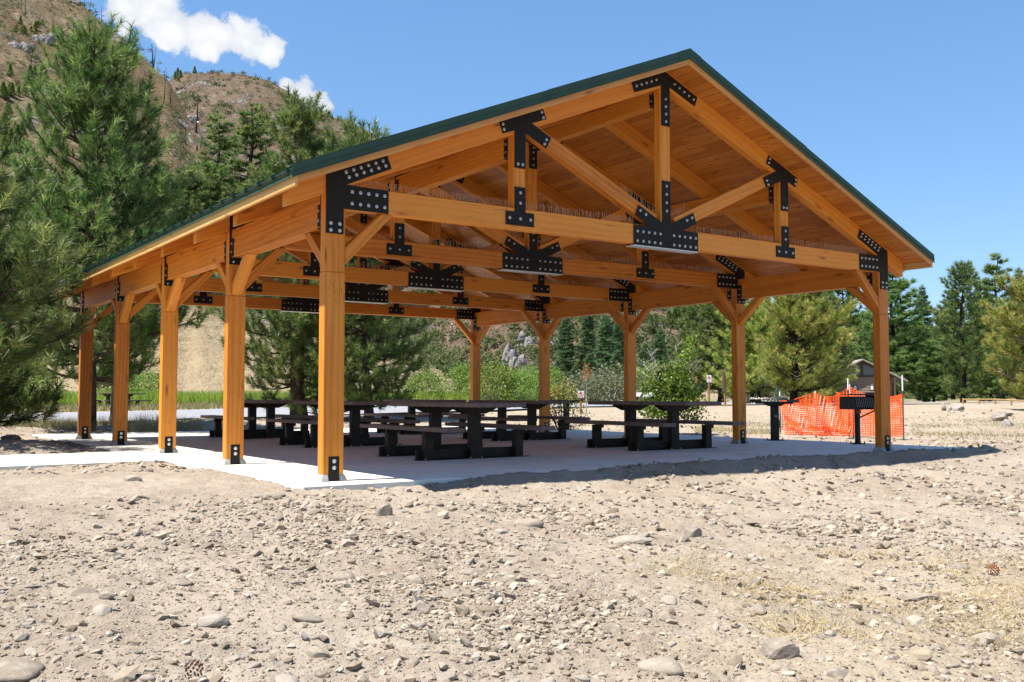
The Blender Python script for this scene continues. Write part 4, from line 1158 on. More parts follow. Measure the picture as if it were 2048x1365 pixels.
# boulders at the right
for i, (u, v, wpx, k, lab, sc) in enumerate([
    (2004, 842, 58, 0, 'big cream boulder leaning behind the lowest one at the right edge', (1, .8, .85)), (2018, 852, 56, 1, 'lowest cream boulder with a dark shaded end at the right edge', (1.1, .7, .55)),
    (2014, 833, 46, 2, 'flat grey boulder topmost of the heap at the right edge', (1.1, .8, .5)), (1888, 822, 22, 3, 'upright pale boulder at the left end of the row beyond the field', (.9, .8, 1.4)),
    (1900, 821, 28, 4, 'slanted grey green slab boulder in the middle of the row beyond the field', (1, .7, 1)), (1915, 822, 34, 5, 'wide speckled grey boulder at the right end of the row beyond the field', (1, .8, .8)),
    (1897, 825, 14, 1, 'small blue grey rock at the foot of the slanted slab', (1, .8, .7)), (1924, 824, 12, 2, 'small tan rock at the foot of the wide speckled boulder', (1, .8, .8)),
    (1967, 828, 14, 3, 'small brown rock alone in the dry field', (1, .8, .7)), (1981, 823, 16, 4, 'small bright white rock in front of the rail fence', (1, .8, .8))]):
    p = hit(u, v); dep = (p-_C)@_f; s = wpx/2/FPX*dep
    put_stone('boulder', boulder_me[k], p[0], p[1], p[2]+s*.25*sc[2], s, random.uniform(0, 6), lab, 'rock', sc=sc, tilt=(random.uniform(-.15, .15), random.uniform(-.2, .2)))
for u, dep, s, lab in [(22, 17.2, .26, 'dark dirt clod heaped beside the path at the left edge'), (62, 43.5, .55, 'pale boulder in the grass across the road at left'), (196, 62, .9, 'dark grey rock on the dry slope behind the far picnic table')]:
    x, y = at(u, dep); o = put_stone('boulder', boulder_me[int(dep) % 6], x, y, gz(x, y)+s*.15, s, 1.0, lab, 'rock', sc=(1.4, .8, .5 if dep < 20 else .7))
    if dep < 20:
        o.name = 'dirt_clod'; o.data = o.data.copy(); o.data.materials[0] = M['clod']

# rail fence at right
o = empty('rail_fence', (*at(1985, 62), .3)); tag(o, 'low weathered single rail fence under the pines at right', 'fence')
pp = [at(u, d) for u, d in ((1926, 68), (1958, 65), (1990, 62), (2022, 59), (2060, 56), (2110, 52))]
for i, (x, y) in enumerate(pp):
    mb = MB(); mb.tube([(x-o.location.x, y-o.location.y, gz(x, y)-.35), (x-o.location.x, y-o.location.y, gz(x, y)-.3+.42)], .06, 8); mb.build('fence_post', M['railwood'], o)
    if i:
        a, b = pp[i-1], pp[i]; mb = MB()
        mb.tube([(a[0]-o.location.x, a[1]-o.location.y, gz(*a)+.02), (b[0]-o.location.x, b[1]-o.location.y, gz(*b)+.02)], .05, 8); mb.build('rail', M['railwood'], o)
o = empty('rail_fence', (*at(820, 68), .3)); tag(o, 'low dark post and rail fence seen under the tabletops', 'fence')
pp = [at(u, 68) for u in (742, 760, 778, 796, 814, 832, 850, 868)]
for i, (x, y) in enumerate(pp):
    mb = MB(); mb.tube([(x-o.location.x, y-o.location.y, gz(x, y)-.4), (x-o.location.x, y-o.location.y, gz(x, y)+.25)], .09, 8); mb.build('fence_post', M['barkdark'], o)
    if i:
        a, b = pp[i-1], pp[i]; mb = MB(); mb.tube([(a[0]-o.location.x, a[1]-o.location.y, gz(*a)+.12), (b[0]-o.location.x, b[1]-o.location.y, gz(*b)+.12)], .06, 6); mb.build('rail', M['barkdark'], o)

# pine cones
def cone_mesh():
    vs, fs = [], []
    for k in range(60):
        t = k/60; a = k*2.4; r = .032*math.sin(math.pi*(.12+.8*t))**.8; z = .075*t
        c = np.array([r*math.cos(a), r*math.sin(a), z]); out = np.array([math.cos(a), math.sin(a), .35]); side = np.array([-math.sin(a), math.cos(a), 0])
        o = len(vs); vs += [c-side*.007, c+side*.007, c+out*.016+side*.004, c+out*.016-side*.004]; fs.append((o, o+1, o+2, o+3))
    return npmesh('pine_cone', vs, fs, M['cone'])
cone_me = cone_mesh()
for u, v, lab in [(1976, 1150, 'rusty brown pine cone on the dirt near the right edge'), (368, 1356, 'rusty brown pine cone cut by the bottom edge of the picture')]:
    p = hit(u, v); o = link(bpy.data.objects.new('pine_cone', cone_me)); o.location = (p[0], p[1], p[2]+.03); o.rotation_euler = (1.5, .2, 1.0); o.scale = (1.0,)*3; tag(o, lab, 'pine cone')

# ------------------------------------------------------------------ trees
def tubes_np(paths, n=5):
    """list of (points k x 3, radii k) -> one mesh"""
    vs, fs = [], []; o = 0
    an = np.arange(n)*2*math.pi/n
    for P, rd in paths:
        P = np.asarray(P, float); rd = np.asarray(rd, float); k = len(P)
        d = np.gradient(P, axis=0); d /= np.linalg.norm(d, axis=1)[:, None]+1e-9
        ref = np.where(np.abs(d[:, 2:3]) > .9, np.array([[1., 0, 0]]), np.array([[0, 0, 1.]]))
        a = np.cross(d, ref); a /= np.linalg.norm(a, axis=1)[:, None]+1e-9; b = np.cross(d, a)
        V = P[:, None, :]+(a[:, None, :]*np.cos(an)[None, :, None]+b[:, None, :]*np.sin(an)[None, :, None])*rd[:, None, None]
        vs.append(V.reshape(-1, 3))
        i = np.arange(k-1)[:, None]*n; j = np.arange(n)[None, :]; j2 = (j+1) % n
        fs.append(np.stack([i+j, i+j2, i+n+j2, i+n+j], -1).reshape(-1, 4)+o); o += k*n
    return np.concatenate(vs), np.concatenate(fs)

def needles(pos, dr, r, nn, ln, wd, spread=(.2, 1.2), stem=.16):
    """tufts of needles: pos, dr (m x 3) -> triangles with a tint each"""
    m = len(pos); T_ = m*nn
    p = np.repeat(pos, nn, 0); d = np.repeat(dr, nn, 0)
    q = r.normal(size=(T_, 3)); q -= d*np.sum(q*d, 1)[:, None]; q /= np.linalg.norm(q, axis=1)[:, None]+1e-9
    an = r.uniform(spread[0], spread[1], T_)[:, None]
    nd = d*np.cos(an)+q*np.sin(an)
    l = (ln*r.uniform(.7, 1.15, T_))[:, None]
    b0 = p-d*(r.uniform(0, stem, T_))[:, None]
    sd_ = np.cross(nd, r.normal(size=(T_, 3))); sd_ /= np.linalg.norm(sd_, axis=1)[:, None]+1e-9
    tip = b0+nd*l; tip[:, 2] -= .12*l[:, 0]*r.uniform(0, 1, T_)
    w_ = wd/2
    V = np.stack([b0-sd_*w_, b0+sd_*w_, tip], 1).reshape(-1, 3)
    F = np.arange(T_*3).reshape(-1, 3)
    tf = np.repeat(r.beta(1.3, 1.5, m), nn)+r.normal(size=T_)*.08
    return V, F, np.repeat(np.clip(tf, 0, 1), 3)

def pine(name, seed, H, Rm, clear=.18, whorl=.38, per=5, sub=.30, nn=40, ln=.22, wd=.012, mneed='needle', trunk=.16, shape=1.0,
         lean=(0, 0), up=.5, plume=1, bark='bark', gaps=.12, droop=0.0, forks=1, dead=0, bias=None):
    r = np.random.default_rng(seed)
    root = empty(name)
    wood, tp, td = [], [], []
    deadw = []
    for fk in range(forks):
        off = np.array([0, 0, 0.]) if forks == 1 else np.array([(fk-.5)*.55, .1*(fk-.5), 0])
        Hk = H*(1 if fk == 0 else .92)
        zz = np.linspace(0, Hk, 14); bend = np.stack([lean[0]*(zz/Hk)**2+.10*np.sin(zz*1.1+seed), lean[1]*(zz/Hk)**2+.10*np.cos(zz*.9+seed), zz], -1)*1.0+off
        rt = trunk*(1-zz/Hk)**.85+.012; rt[0] *= 1.35; bend[0, 2] -= .25
        wood.append((bend, rt))
        z = clear*Hk
        while z < Hk*.985:
            t = min(1, max(0, (z/Hk-clear)/(1-clear)))
            prof = (1-t)**(.75*shape)*min(1, .55+t*3.2)
            nb = per if t < .9 else 3
            a0 = r.uniform(0, 6.28)
            for k in range(nb):
                if r.uniform() < gaps: continue
                a = a0+6.283*k/nb+r.normal()*.25
                bl = Rm*prof*r.uniform(.62, 1.12)+.12
                if bias is not None: bl *= 1+bias[1]*math.cos(a-bias[0])
                el = R_(-8)+up*t**.8*1.3+r.normal()*.12-droop*(1-t)
                c = np.array([np.interp(z, zz, bend[:, i]) for i in range(3)])
                s = np.linspace(0, 1, 7)
                h = bl*s; dz = np.tan(el)*h*(1-.3*s)+.34*bl*s**2.4*(up+.35)
                wob = np.cumsum(r.normal(size=7))*.045*bl
                P = c+np.stack([np.cos(a)*h-np.sin(a)*wob, np.sin(a)*h+np.cos(a)*wob, dz], -1)
                br = np.interp(s, [0, 1], [min(.03+.012*bl, trunk*.5)*(.8+.2*(1-t)), .006])
                wood.append((P, br))
                isdead = dead and t < .45 and r.uniform() < dead
                # side twigs carrying the tufts
                s_ = .30 if bl > .8 else .12
                while s_ < 1.0:
                    q = np.array([np.interp(s_, s, P[:, i]) for i in range(3)])
                    tg = np.array([np.interp(min(1, s_+.08), s, P[:, i]) for i in range(3)])-np.array([np.interp(s_-.08, s, P[:, i]) for i in range(3)]); tg /= np.linalg.norm(tg)+1e-9
                    for sg in (-1, 1):
                        if r.uniform() < .15: continue
                        sl = (.18+.34*bl*(1-s_)*r.uniform(.5, 1.2)); sl = min(sl, 1.1)
                        sa = a+sg*r.uniform(.5, 1.15)
                        dv = np.array([math.cos(sa), math.sin(sa), r.uniform(-.05, .5)+up*.5*t-droop*.4]); dv /= np.linalg.norm(dv)
                        e = q+dv*sl+np.array([0, 0, .12*sl])
                        mid = q+dv*sl*.5
                        (deadw if isdead else wood).append((np.array([q, mid, e]), np.array([.010, .008, .005])))
                        if not isdead:
                            d2 = dv*.55+np.array([0, 0, .42+.55*up]); d2 /= np.linalg.norm(d2)
                            for pj in range(plume): tp.append(e+d2*(.13*pj)*(ln/.22)); td.append(d2)
                            nk = int(sl/.26)
                            for j in range(nk):
                                f = (j+1)/(nk+1); tp.append(q+(e-q)*f+r.normal(size=3)*.05); dd = dv+r.normal(size=3)*.5+np.array([0, 0, .35]); td.append(dd/np.linalg.norm(dd))
                    s_ += sub/bl*r.uniform(.8, 1.2)
                if not isdead:
                    d2 = P[-1]-P[-2]; d2 = d2/np.linalg.norm(d2)+np.array([0, 0, .4]); tp.append(P[-1]); td.append(d2/np.linalg.norm(d2))
            z += whorl*r.uniform(.75, 1.25)*(1 if t < .7 else .75)
        tp.append(bend[-1]); td.append(np.array([0, 0, 1.]))
    V, F = tubes_np(wood, 6)
    nobj('trunk', V, F, M[bark], root, smooth=True)
    if deadw:
        V, F = tubes_np(deadw, 4); nobj('dead_branch', V, F, M['greybark'], root)
    V, F, tn = needles(np.array(tp), np.array(td), r, nn, ln, wd)
    nobj('crown', V, F, M[mneed], root, attrs={'tint': tn})
    return root

def put(root, u, depth, rz=0.0, dz=-.05, s=1.0, label=None, group=None, cat='pine tree'):
    x, y = at(u, depth); root.location = (x, y, gz(x, y)+dz); root.rotation_euler.z = rz; root.scale = (s, s, s)
    tag(root, label, cat, group); return root
def Hpx(vtop, depth, u=0):
    return (791-vtop)/FPX*depth*1.0+CZ

TG = 'ponderosa pines around the pavilion'
put(pine('pine_tree', 1, Hpx(66, 25.5), 3.1, .14, .33, 6, .32, 32, .28, .016, 'needle', .17, .88, up=.66, droop=.10, gaps=.16, plume=3), 172, 25.5, 0.4, label='tall bushy long needled pine rising behind the left end of the pavilion roof', group=TG)
put(pine('pine_tree', 2, 6.1, 3.5, .10, .36, 6, .32, 32, .28, .016, 'needle', .15, .55, up=.5, droop=.28, gaps=.10, plume=3), -185, 17.4, 1.2, label='near pine cut off by the left edge, its branches hanging over the path', group=TG)
put(pine('pine_tree', 3, 5.0, 1.9, .3, .45, 5, .38, 28, .25, .016, 'needle', .12, .6, up=.6, droop=.12, plume=3), 222, 33, 2.0, label='smaller pine whose trunk stands behind the fourth left post', group=TG)
put(pine('pine_tree', 4, Hpx(190, 37), 3.4, .07, .42, 6, .38, 28, .29, .020, 'needle', .30, .8, up=.6, droop=.18, gaps=.12, plume=3), 598, 37, .8, label='thick trunked pine left of the corner post, its top above the eave', group=TG)
put(pine('pine_tree', 5, Hpx(246, 36), 3.5, .07, .42, 6, .38, 28, .29, .020, 'needle', .17, .8, up=.55, droop=.18, gaps=.12, plume=3, bias=(-.6, .35)), 735, 36, 2.6, label='spreading dark pine seen under the roof right of the corner post', group=TG)
put(pine('pine_tree', 6, Hpx(560, 60), 3.7, .05, .50, 6, .44, 24, .36, .030, 'needle_y', .16, .62, up=.6, gaps=.18, plume=2, forks=2, bias=(-.81, .28), dead=.35, bark='barkdark'), 1590, 60, .2, label='yellowing two stemmed pine framed between the two rightmost posts', group=TG)
y2 = copy_tree(bpy.data.objects['pine_tree.005']); put(y2, 1512, 74, 2.4, s=.92, label='smaller yellowing pine behind the second right post', group=TG)
y3 = copy_tree(bpy.data.objects['pine_tree.005']); put(y3, 1636, 76, 4.0, s=.85, label='yellowing pine beside the restroom, behind the larger yellowing one', group=TG)
put(pine('pine_tree', 7, Hpx(536, 78), 3.0, .08, .52, 5, .46, 26, .38, .036, 'needle', .20, .9, up=.85, plume=2, gaps=.2, bark='barkdark'), 1928, 78, 1.0, label='pointed pine with a thin open top right of the roof corner', group=TG)
put(pine('pine_tree', 8, Hpx(575, 48), 3.0, .12, .42, 6, .36, 34, .32, .024, 'needle_y', .15, .6, up=.65, plume=2, dead=.2), 2075, 48, 2.2, label='yellow green pine cut off by the right edge above the rail fence', group=TG)

# mid-distance kinds, copied
def proto(name, seed, H, Rm, m, **kw):
    return pine(name, seed, H, Rm, mneed=m, **kw)
pA = proto('pine_tree', 21, 12, 3.1, 'needle_d', clear=.10, whorl=.55, per=6, sub=.48, nn=26, ln=.42, wd=.055, trunk=.22, shape=.85, up=.55, bark='barkdark')
pB = proto('pine_tree', 22, 13, 2.2, 'needle_d', clear=.14, whorl=.60, per=5, sub=.48, nn=26, ln=.42, wd=.055, trunk=.2, shape=.7, up=.35, bark='barkdark', gaps=.22)
pC = proto('fir_tree', 23, 13, 2.1, 'needle_b', clear=.04, whorl=.42, per=7, sub=.42, nn=22, ln=.38, wd=.060, trunk=.18, shape=1.05, up=.2, bark='barkdark', gaps=.02)
pD = proto('pine_tree', 24, 6, 1.9, 'needle', clear=.06, whorl=.40, per=6, sub=.36, nn=26, ln=.34, wd=.045, trunk=.09, shape=.9, up=.6, bark='barkdark')
first = {'A': [pA, 12, True], 'B': [pB, 13, True], 'C': [pC, 13, True], 'D': [pD, 6, True]}
def mid(kind, u, depth, vtop, label, group='trees standing beyond the pavilion', wide=1.0):
    pr = first[kind]
    t = pr[0] if pr[2] else copy_tree(pr[0]); pr[2] = False
    s = Hpx(vtop, depth)/pr[1]
    put(t, u, depth, random.uniform(0, 6.28), -.1, 1, label, group, 'fir tree' if kind == 'C' else 'pine tree'); t.scale = (s*wide, s*wide, s)
    return t
mid('A', 1440, 82, 520, 'big dark pine behind the second right post', wide=1.15)
mid('A', 1385, 96, 600, 'mid green pine behind the maple sapling')
mid('A', 1788, 86, 540, 'dark wide pine just behind the front right post', wide=1.35)
mid('A', 1690, 100, 545, 'dark pine filling the gap left of the front right post')
mid('C', 1850, 140, 575, 'distant narrow tree peeking right of the roof corner')
mid('A', 1905, 135, 585, 'rounded tree behind the pointed pine at right')
mid('B', 2000, 118, 512, 'tall dark pine behind the yellow green one at the right edge', wide=1.3)
mid('A', 1968, 128, 575, 'dark pine between the pointed pine and the tall one at right')
mid('C', 2045, 130, 540, 'dark fir at the right edge behind the yellow green pine')
mid('A', 1660, 130, 585, 'distant pine behind the yellowing two stemmed pine')
mid('A', 1530, 110, 600, 'dark pine behind the left side of the yellowing pine')
mid('A', 1838, 104, 640, 'dark pine low between the restroom and the pointed pine')
mid('A', 1892, 112, 625, 'dark pine just left of the pointed pine')
mid('A', 1965, 104, 628, 'dark pine low right of the pointed pine')
mid('A', 2035, 110, 600, 'dark pine near the right edge behind the rail fence')
mid('A', 1752, 118, 600, 'dark pine behind the restroom roof')
mid('D', 1870, 84, 690, 'young dark pine at the foot of the pointed pine', wide=1.3)
mid('D', 1980, 92, 690, 'young pine low under the right edge pines', wide=1.3)
for u, d, v, lab, wd in [(1131, 150, 626, 'leftmost of the three tall blue green firs seen between the right posts', .75), (1176, 152, 612, 'tallest narrow fir seen between the right posts', .7), (1212, 150, 632, 'broad fir left of the third right post', .95), (1238, 156, 640, 'fir close behind the third right post', .9),
                     (1085, 160, 690, 'fir half hidden behind the fourth right post', .9), (1180, 120, 712, 'short rounded fir in front of the tall ones', 1.3), (1235, 122, 705, 'short fir standing left of the maple sapling', 1.3), (1290, 128, 690, 'fir seen through the top of the maple sapling', 1.1), (1150, 118, 735, 'lowest fir behind the no parking sign', 1.3), (1320, 150, 660, 'fir above the maple sapling in front of the slope', .9)]:
    mid('C', u, d, v, lab, 'blue green firs between the right posts', wide=wd*1.45)
# ------------------------------------------------------------------ shrubs and broad-leaved plants
def leaves(P, r, size, horiz=.4):
    n = len(P); a = r.normal(size=(n, 3)); a /= np.linalg.norm(a, axis=1)[:, None]
    b = np.cross(a, r.normal(size=(n, 3))+np.array([0, 0, horiz])); b /= np.linalg.norm(b, axis=1)[:, None]+1e-9
    s = (size*r.uniform(.6, 1.2, n))[:, None]
    V = np.stack([P-a*s*.5, P+b*s*.32, P+a*s*.5, P-b*s*.32], 1).reshape(-1, 3)
    return V, np.arange(n*4).reshape(-1, 4)

def shrub(name, seed, H, Rm, nclump, nleaf, size, m, wood='barkdark', low=.12, cl=.22, stems=9, top=.0, narrow=1.0, thick=1.0):
    r = np.random.default_rng(seed); root = empty(name)
    an = r.uniform(0, 6.28, nclump); t = low+(1-low)*r.uniform(0, 1, nclump)**.8
    rad_ = Rm*np.sqrt(r.uniform(.15, 1, nclump))*np.sin(np.pi*np.clip(t*.86+.12, 0, 1))**.6*narrow
    C = np.stack([rad_*np.cos(an), rad_*np.sin(an), t*H], -1)
    if top:
        k = int(nclump*top); C[:k] = np.stack([.18*Rm*r.normal(size=k), .18*Rm*r.normal(size=k), H*r.uniform(.9, 1.35, k)], -1)
    P = np.repeat(C, nleaf, 0)+r.normal(size=(nclump*nleaf, 3))*cl*np.array([1, 1, .8])
    V, F = leaves(P, r, size)
    tn = np.repeat(np.clip(np.repeat(r.beta(2, 2.4, nclump), nleaf)+r.normal(size=len(P))*.15, 0, 1), 4)
    paths = []
    for k in range(stems):
        c = C[r.integers(nclump)]; b0 = np.array([r.normal()*.05, r.normal()*.05, -.1]); mdl = (b0+c)/2+np.array([0, 0, .15*H])*.5
        paths.append((np.array([b0, mdl, c]), np.array([.03*H/2*thick, .018*H/2*thick, .006])))
    Vw, Fw = tubes_np(paths, 5); nobj('stem', Vw, Fw, M[wood], root)
    nobj('foliage', V, F, M[m], root, attrs={'tint': tn})
    return root

mp_ = shrub('maple_sapling', 41, 1.66, .72, 170, 36, .095, 'maple', low=.22, cl=.13, top=0)
# a leaning leader with yellower leaves
r = np.random.default_rng(5); C = np.array([[.25+.30*t+.05*r.normal(), .05*r.normal(), 1.35+1.0*t] for t in np.linspace(0, 1, 22)])
P = np.repeat(C, 20, 0)+r.normal(size=(22*20, 3))*.075; V, F = leaves(P, r, .08)
nobj('leader_foliage', V, F, M['maple'], mp_, attrs={'tint': np.repeat(np.clip(r.normal(.8, .2, len(P)), 0, 1), 4)})
bw_ = []
for k in range(16):
    a = r.uniform(-1, 1); b0 = np.array([a*.25, .1*r.normal(), 1.0]); e = np.array([a*.95+.1*r.normal(), .3*r.normal(), 1.75+.55*r.uniform()])
    mdl = (b0+e)/2+np.array([0, 0, .08]); bw_.append((np.array([b0, mdl, e]), np.array([.016, .010, .004])))
    for q in range(4):
        f = r.uniform(.4, .95); s0 = b0+(e-b0)*f; bw_.append((np.array([s0, s0+np.array([.14*r.normal(), .1*r.normal(), .18])]), np.array([.006, .003])))
V, F = tubes_np(bw_, 4); nobj('dead_branch', V, F, M['greybark'], mp_)
put(mp_, 1342, 24.6, -YAW, 0, 1.0, 'maple sapling with bare grey twigs standing between the second and third right posts', None, 'sapling')
ys = shrub('yellowing_shrub', 42, 1.30, .66, 80, 26, .06, 'yshrub', 'barkdark', low=.10, cl=.13, stems=22, top=.14)
put(ys, 1125, 26.8, 0, 0, 1.0, 'yellowing shrub with orange tips behind the fourth right post', None, 'shrub')
r = np.random.default_rng(9); P = np.array([[-.30+.12*r.normal(), .1*r.normal(), .9+.28*r.normal()] for k in range(160)]); V, F = leaves(P, r, .06)
nobj('orange_foliage', V, F, M['rustleaf'], ys, attrs={'tint': np.repeat(r.uniform(0, 1, len(P)), 4)})
rs = shrub('rust_leaved_sapling', 43, 2.0, .24, 16, 7, .085, 'rustleaf', 'greybark', low=.72, cl=.09, stems=4, thick=.35)
put(rs, 1172, 40, 0, 0, 1.0, 'thin bare sapling with a few rust brown leaves above the no parking sign', None, 'sapling')
wp = shrub('willow_bush', 44, 2.6, 1.9, 150, 34, .16, 'willow', 'greybark', low=.05, cl=.30, stems=14)
sp_ = shrub('sage_bush', 45, 1.3, 1.1, 60, 30, .12, 'sage', 'greybark', low=.05, cl=.24, stems=8)
wl = [(985, 62, 738, 1.0, 'light green willow bush right of the rearmost right post'), (1035, 62, 752, .9, 'bright willow bush left of the fourth right post'), (930, 68, 738, .8, 'willow bush just left of the rearmost right post'), (1062, 66, 745, .8, 'small willow bush touching the fourth right post'),
      (8, 60, 738, .9, 'yellow green bush at the left edge beyond the road'), (62, 64, 742, 1.2, 'yellow green bush beyond the road, under the near pine'), (228, 62, 744, 1.0, 'yellow green bush behind the far picnic table'), (290, 66, 752, 1.1, 'low yellow green bush between the third and fourth left posts'), (655, 62, 742, 1.2, 'green brush beyond the road just right of the corner post'), (848, 66, 752, 1.0, 'low green brush at the foot of the dry slope'),
      (1095, 84, 742, .8, 'willow bush behind the yellowing shrub'), (1300, 88, 735, .8, 'low willow bush left of the maple sapling')]
for i, (u, d, v, wd, lab) in enumerate(wl):
    t = wp if i == 0 else copy_tree(wp); s = Hpx(v, d)/2.75
    put(t, u, d, random.uniform(0, 6), 0, s, lab, 'willow bushes beyond the road', 'bush'); t.scale = (s*wd, s*wd, s)
sl = [(1195, 80, 752, 'grey green sage bush left of the third right post'), (1225, 76, 765, 'low sage bush touching the third right post'), (1165, 84, 760, 'sage bush under the no parking sign'), (1262, 84, 762, 'sage bush right of the third right post'), (1250, 92, 742, 'larger sage bush higher behind the third right post'),
      (1505, 80, 765, 'sage bush under the yellowing pine')]
for i, (u, d, v, lab) in enumerate(sl):
    t = sp_ if i == 0 else copy_tree(sp_); s = Hpx(v, d)/1.4
    put(t, u, d, random.uniform(0, 6), 0, s, lab, 'sage bushes beyond the road', 'bush'); t.scale = (s*1.5, s*1.5, s)

# ------------------------------------------------------------------ grasses (uncountable)
def blades(name, X, Y, Hh, wd, m, label, seed, bend=.35, zoff=-.02, tuft=None):
    r = np.random.default_rng(seed); n = len(X); Z = ground(X, Y)+zoff
    a = r.uniform(0, 6.28, n); h = Hh*r.uniform(.5, 1.2, n)
    bx, by = r.normal(size=n)*bend*h, r.normal(size=n)*bend*h
    c, s = np.cos(a)*wd/2, np.sin(a)*wd/2
    V = np.stack([np.stack([X-c, Y-s, Z], -1), np.stack([X+c, Y+s, Z], -1), np.stack([X+bx, Y+by, Z+h], -1)], 1).reshape(-1, 3)
    o = nobj(name, V, np.arange(n*3).reshape(-1, 3), M[m], attrs={'tint': np.repeat(np.clip(r.beta(2, 2, n), 0, 1), 3)})
    return tag(o, label, 'grass', kind='stuff')
def strip(n, r, u0, u1, d0, d1, pw=1.0):
    u = r.uniform(u0, u1, n); t = r.uniform(0, 1, n)**pw
    a = np.array([d0(q) if callable(d0) else d0 for q in u]); b = np.array([d1(q) if callable(d1) else d1 for q in u])
    dep = a+(b-a)*t; h = np.stack([hdir(q) for q in u]); return CX+h[:, 0]*dep, CY+h[:, 1]*dep
r = np.random.default_rng(71)
edge = lambda q: float(np.interp(q, us, farD))
X, Y = strip(30000, r, -60, 1010, lambda q: edge(q)+6.5, lambda q: edge(q)+17); blades('grass', X, Y, .85, .075, 'reed', 'tall bright green grass beyond the road', 1, .22)
X, Y = strip(9000, r, -60, 1010, lambda q: edge(q)+2.5, lambda q: edge(q)+9); blades('grass', X, Y, .38, .06, 'drygrass', 'pale dry grass along the far edge of the road', 2)
X, Y = strip(14000, r, -40, 420, 25.2, 31.0); k = fbm(X*.6, Y*.6, 3, 4) > -.06; X, Y = X[k], Y[k]
ok = (Y > SY1+.1) | (X < SX0-.1); blades('grass', X[ok], Y[ok], .34, .011, 'drygrass', 'dry tufted grass between the slab and the road', 3, .35)
X, Y = strip(4500, r, 1820, 2140, 19.5, 36); k = (fbm(X*.4, Y*.4, 3, 14) > -.02) & (X > SX1+1.2); blades('grass', X[k], Y[k], .14, .016, 'drygrass', 'short dry grass in the field right of the slab', 4, .6)
X, Y = strip(3500, r, 1390, 1560, 23, 34); k = (X > SX1+.8) & (fbm(X*.5, Y*.5, 3, 14) > 0); blades('grass', X[k], Y[k], .13, .014, 'drygrass', 'sparse dry grass behind the right posts', 5, .5)
# straw and sprouts in the foreground at right
X, Y = strip(26000, r, 1000, 2100, 5.2, 8.6); k = r.uniform(0, 1, len(X)) < straw_f(X, Y)*sstep(-.12, .2, fbm(X*1.8, Y*1.8, 3, 6)); X, Y = X[k], Y[k]
blades('straw', X, Y, .035, .0055, 'straw', 'trampled straw litter in the foreground at right', 6, 1.6, .004)
X, Y = strip(3600, r, 1150, 2080, 5.3, 7.2); k = fbm(X*2.2, Y*2.2, 3, 26) > .09; X, Y = X[k], Y[k]
blades('grass', X, Y, .085, .004, 'drygrass', 'sparse thin grass sprouting in the foreground at right', 7, .45)

# ------------------------------------------------------------------ hills
def hill(name, us_, vs_, d0s, drs, m, amp, seed, power=1.2, nt_=170, nu_=420, back=.5):
    U = np.linspace(us_[0], us_[-1], nu_); vr = np.interp(U, us_, vs_); d0 = np.interp(U, us_, d0s); dr = np.interp(U, us_, drs)
    # smooth the silhouette a little
    ker = np.exp(-np.linspace(-2, 2, 9)**2); ker /= ker.sum(); vr = np.convolve(np.pad(vr, 4, 'edge'), ker, 'valid')
    H = np.stack([hdir(q) for q in U]); hl = np.linalg.norm(H, axis=1)
    T_ = np.linspace(0, 1+back, nt_)
    tan_ = np.array([ray(q, v)[2]/np.linalg.norm(ray(q, v)[:2]) for q, v in zip(U, vr)])
    zr = CZ+dr*hl*tan_
    tt, uu = np.meshgrid(T_, np.arange(nu_), indexing='ij')
    dep = d0[uu]+(dr-d0)[uu]*tt
    X = CX+H[uu, 0]*dep; Y = CY+H[uu, 1]*dep
    up_ = np.clip(tt, 0, 1); prof = up_**power
    z = -.6+(zr[uu]+.6)*np.where(tt <= 1, prof, 1-.9*(tt-1)**1.3/back**.3)
    nz = fbm(X*.02, Y*.02, 4, seed)*2.2+np.abs(fbm(X*.06, Y*.06, 4, seed+5))*1.6+fbm(X*.25, Y*.25, 4, seed+9)*.35
    fade = np.minimum(up_*1.6, 1)*np.where(tt < .9, 1, np.clip(.18+np.abs(tt-1)*6, 0, 1))
    z = z+amp*nz*fade+.6*fbm(X*.35, Y*.35, 3, seed+2)
    V = np.stack([X, Y, z], -1).reshape(-1, 3); ii = np.arange(nt_*nu_).reshape(nt_, nu_)
    F = np.stack([ii[:-1, :-1], ii[:-1, 1:], ii[1:, 1:], ii[1:, :-1]], -1).reshape(-1, 4)
    o = nobj(name, V, F[:, ::-1], m, smooth=True); tag(o, kind='structure')
    return dict(U=U, z=z, X=X, Y=Y, tt=tt)
h1 = hill('hillside', [-900, -300, 0, 137, 190, 220, 245, 290, 325, 345, 370, 400, 430, 470, 520, 600, 700, 800, 900, 980],
          [-420, -300, -95, 0, 48, 70, 90, 136, 160, 196, 240, 278, 322, 372, 435, 505, 575, 640, 735, 800],
          [50, 55, 62, 62, 62, 62, 62, 62, 63, 63, 64, 64, 65, 66, 67, 68, 71, 75, 84, 95],
          [330, 330, 320, 310, 300, 296, 290, 280, 270, 262, 252, 240, 228, 212, 195, 175, 155, 140, 124, 112], M['hill'], 5.0, 40)
h2 = hill('hillside', [200, 300, 340, 370, 400, 440, 470, 510, 540, 570, 600, 640, 700, 800, 1000, 1200, 1340, 1500, 1700, 1850, 2050, 2600],
          [260, 180, 150, 145, 143, 144, 146, 154, 163, 182, 204, 226, 247, 296, 395, 480, 548, 600, 655, 700, 735, 770],
          [230]*8+[225, 220, 215, 210, 205, 195, 178, 170, 168, 165, 165, 165, 165, 165],
          [620, 600, 590, 585, 580, 575, 570, 560, 555, 545, 540, 530, 520, 500, 450, 410, 380, 350, 320, 300, 280, 260], M['farhill'], 8.0, 60, power=1.08)

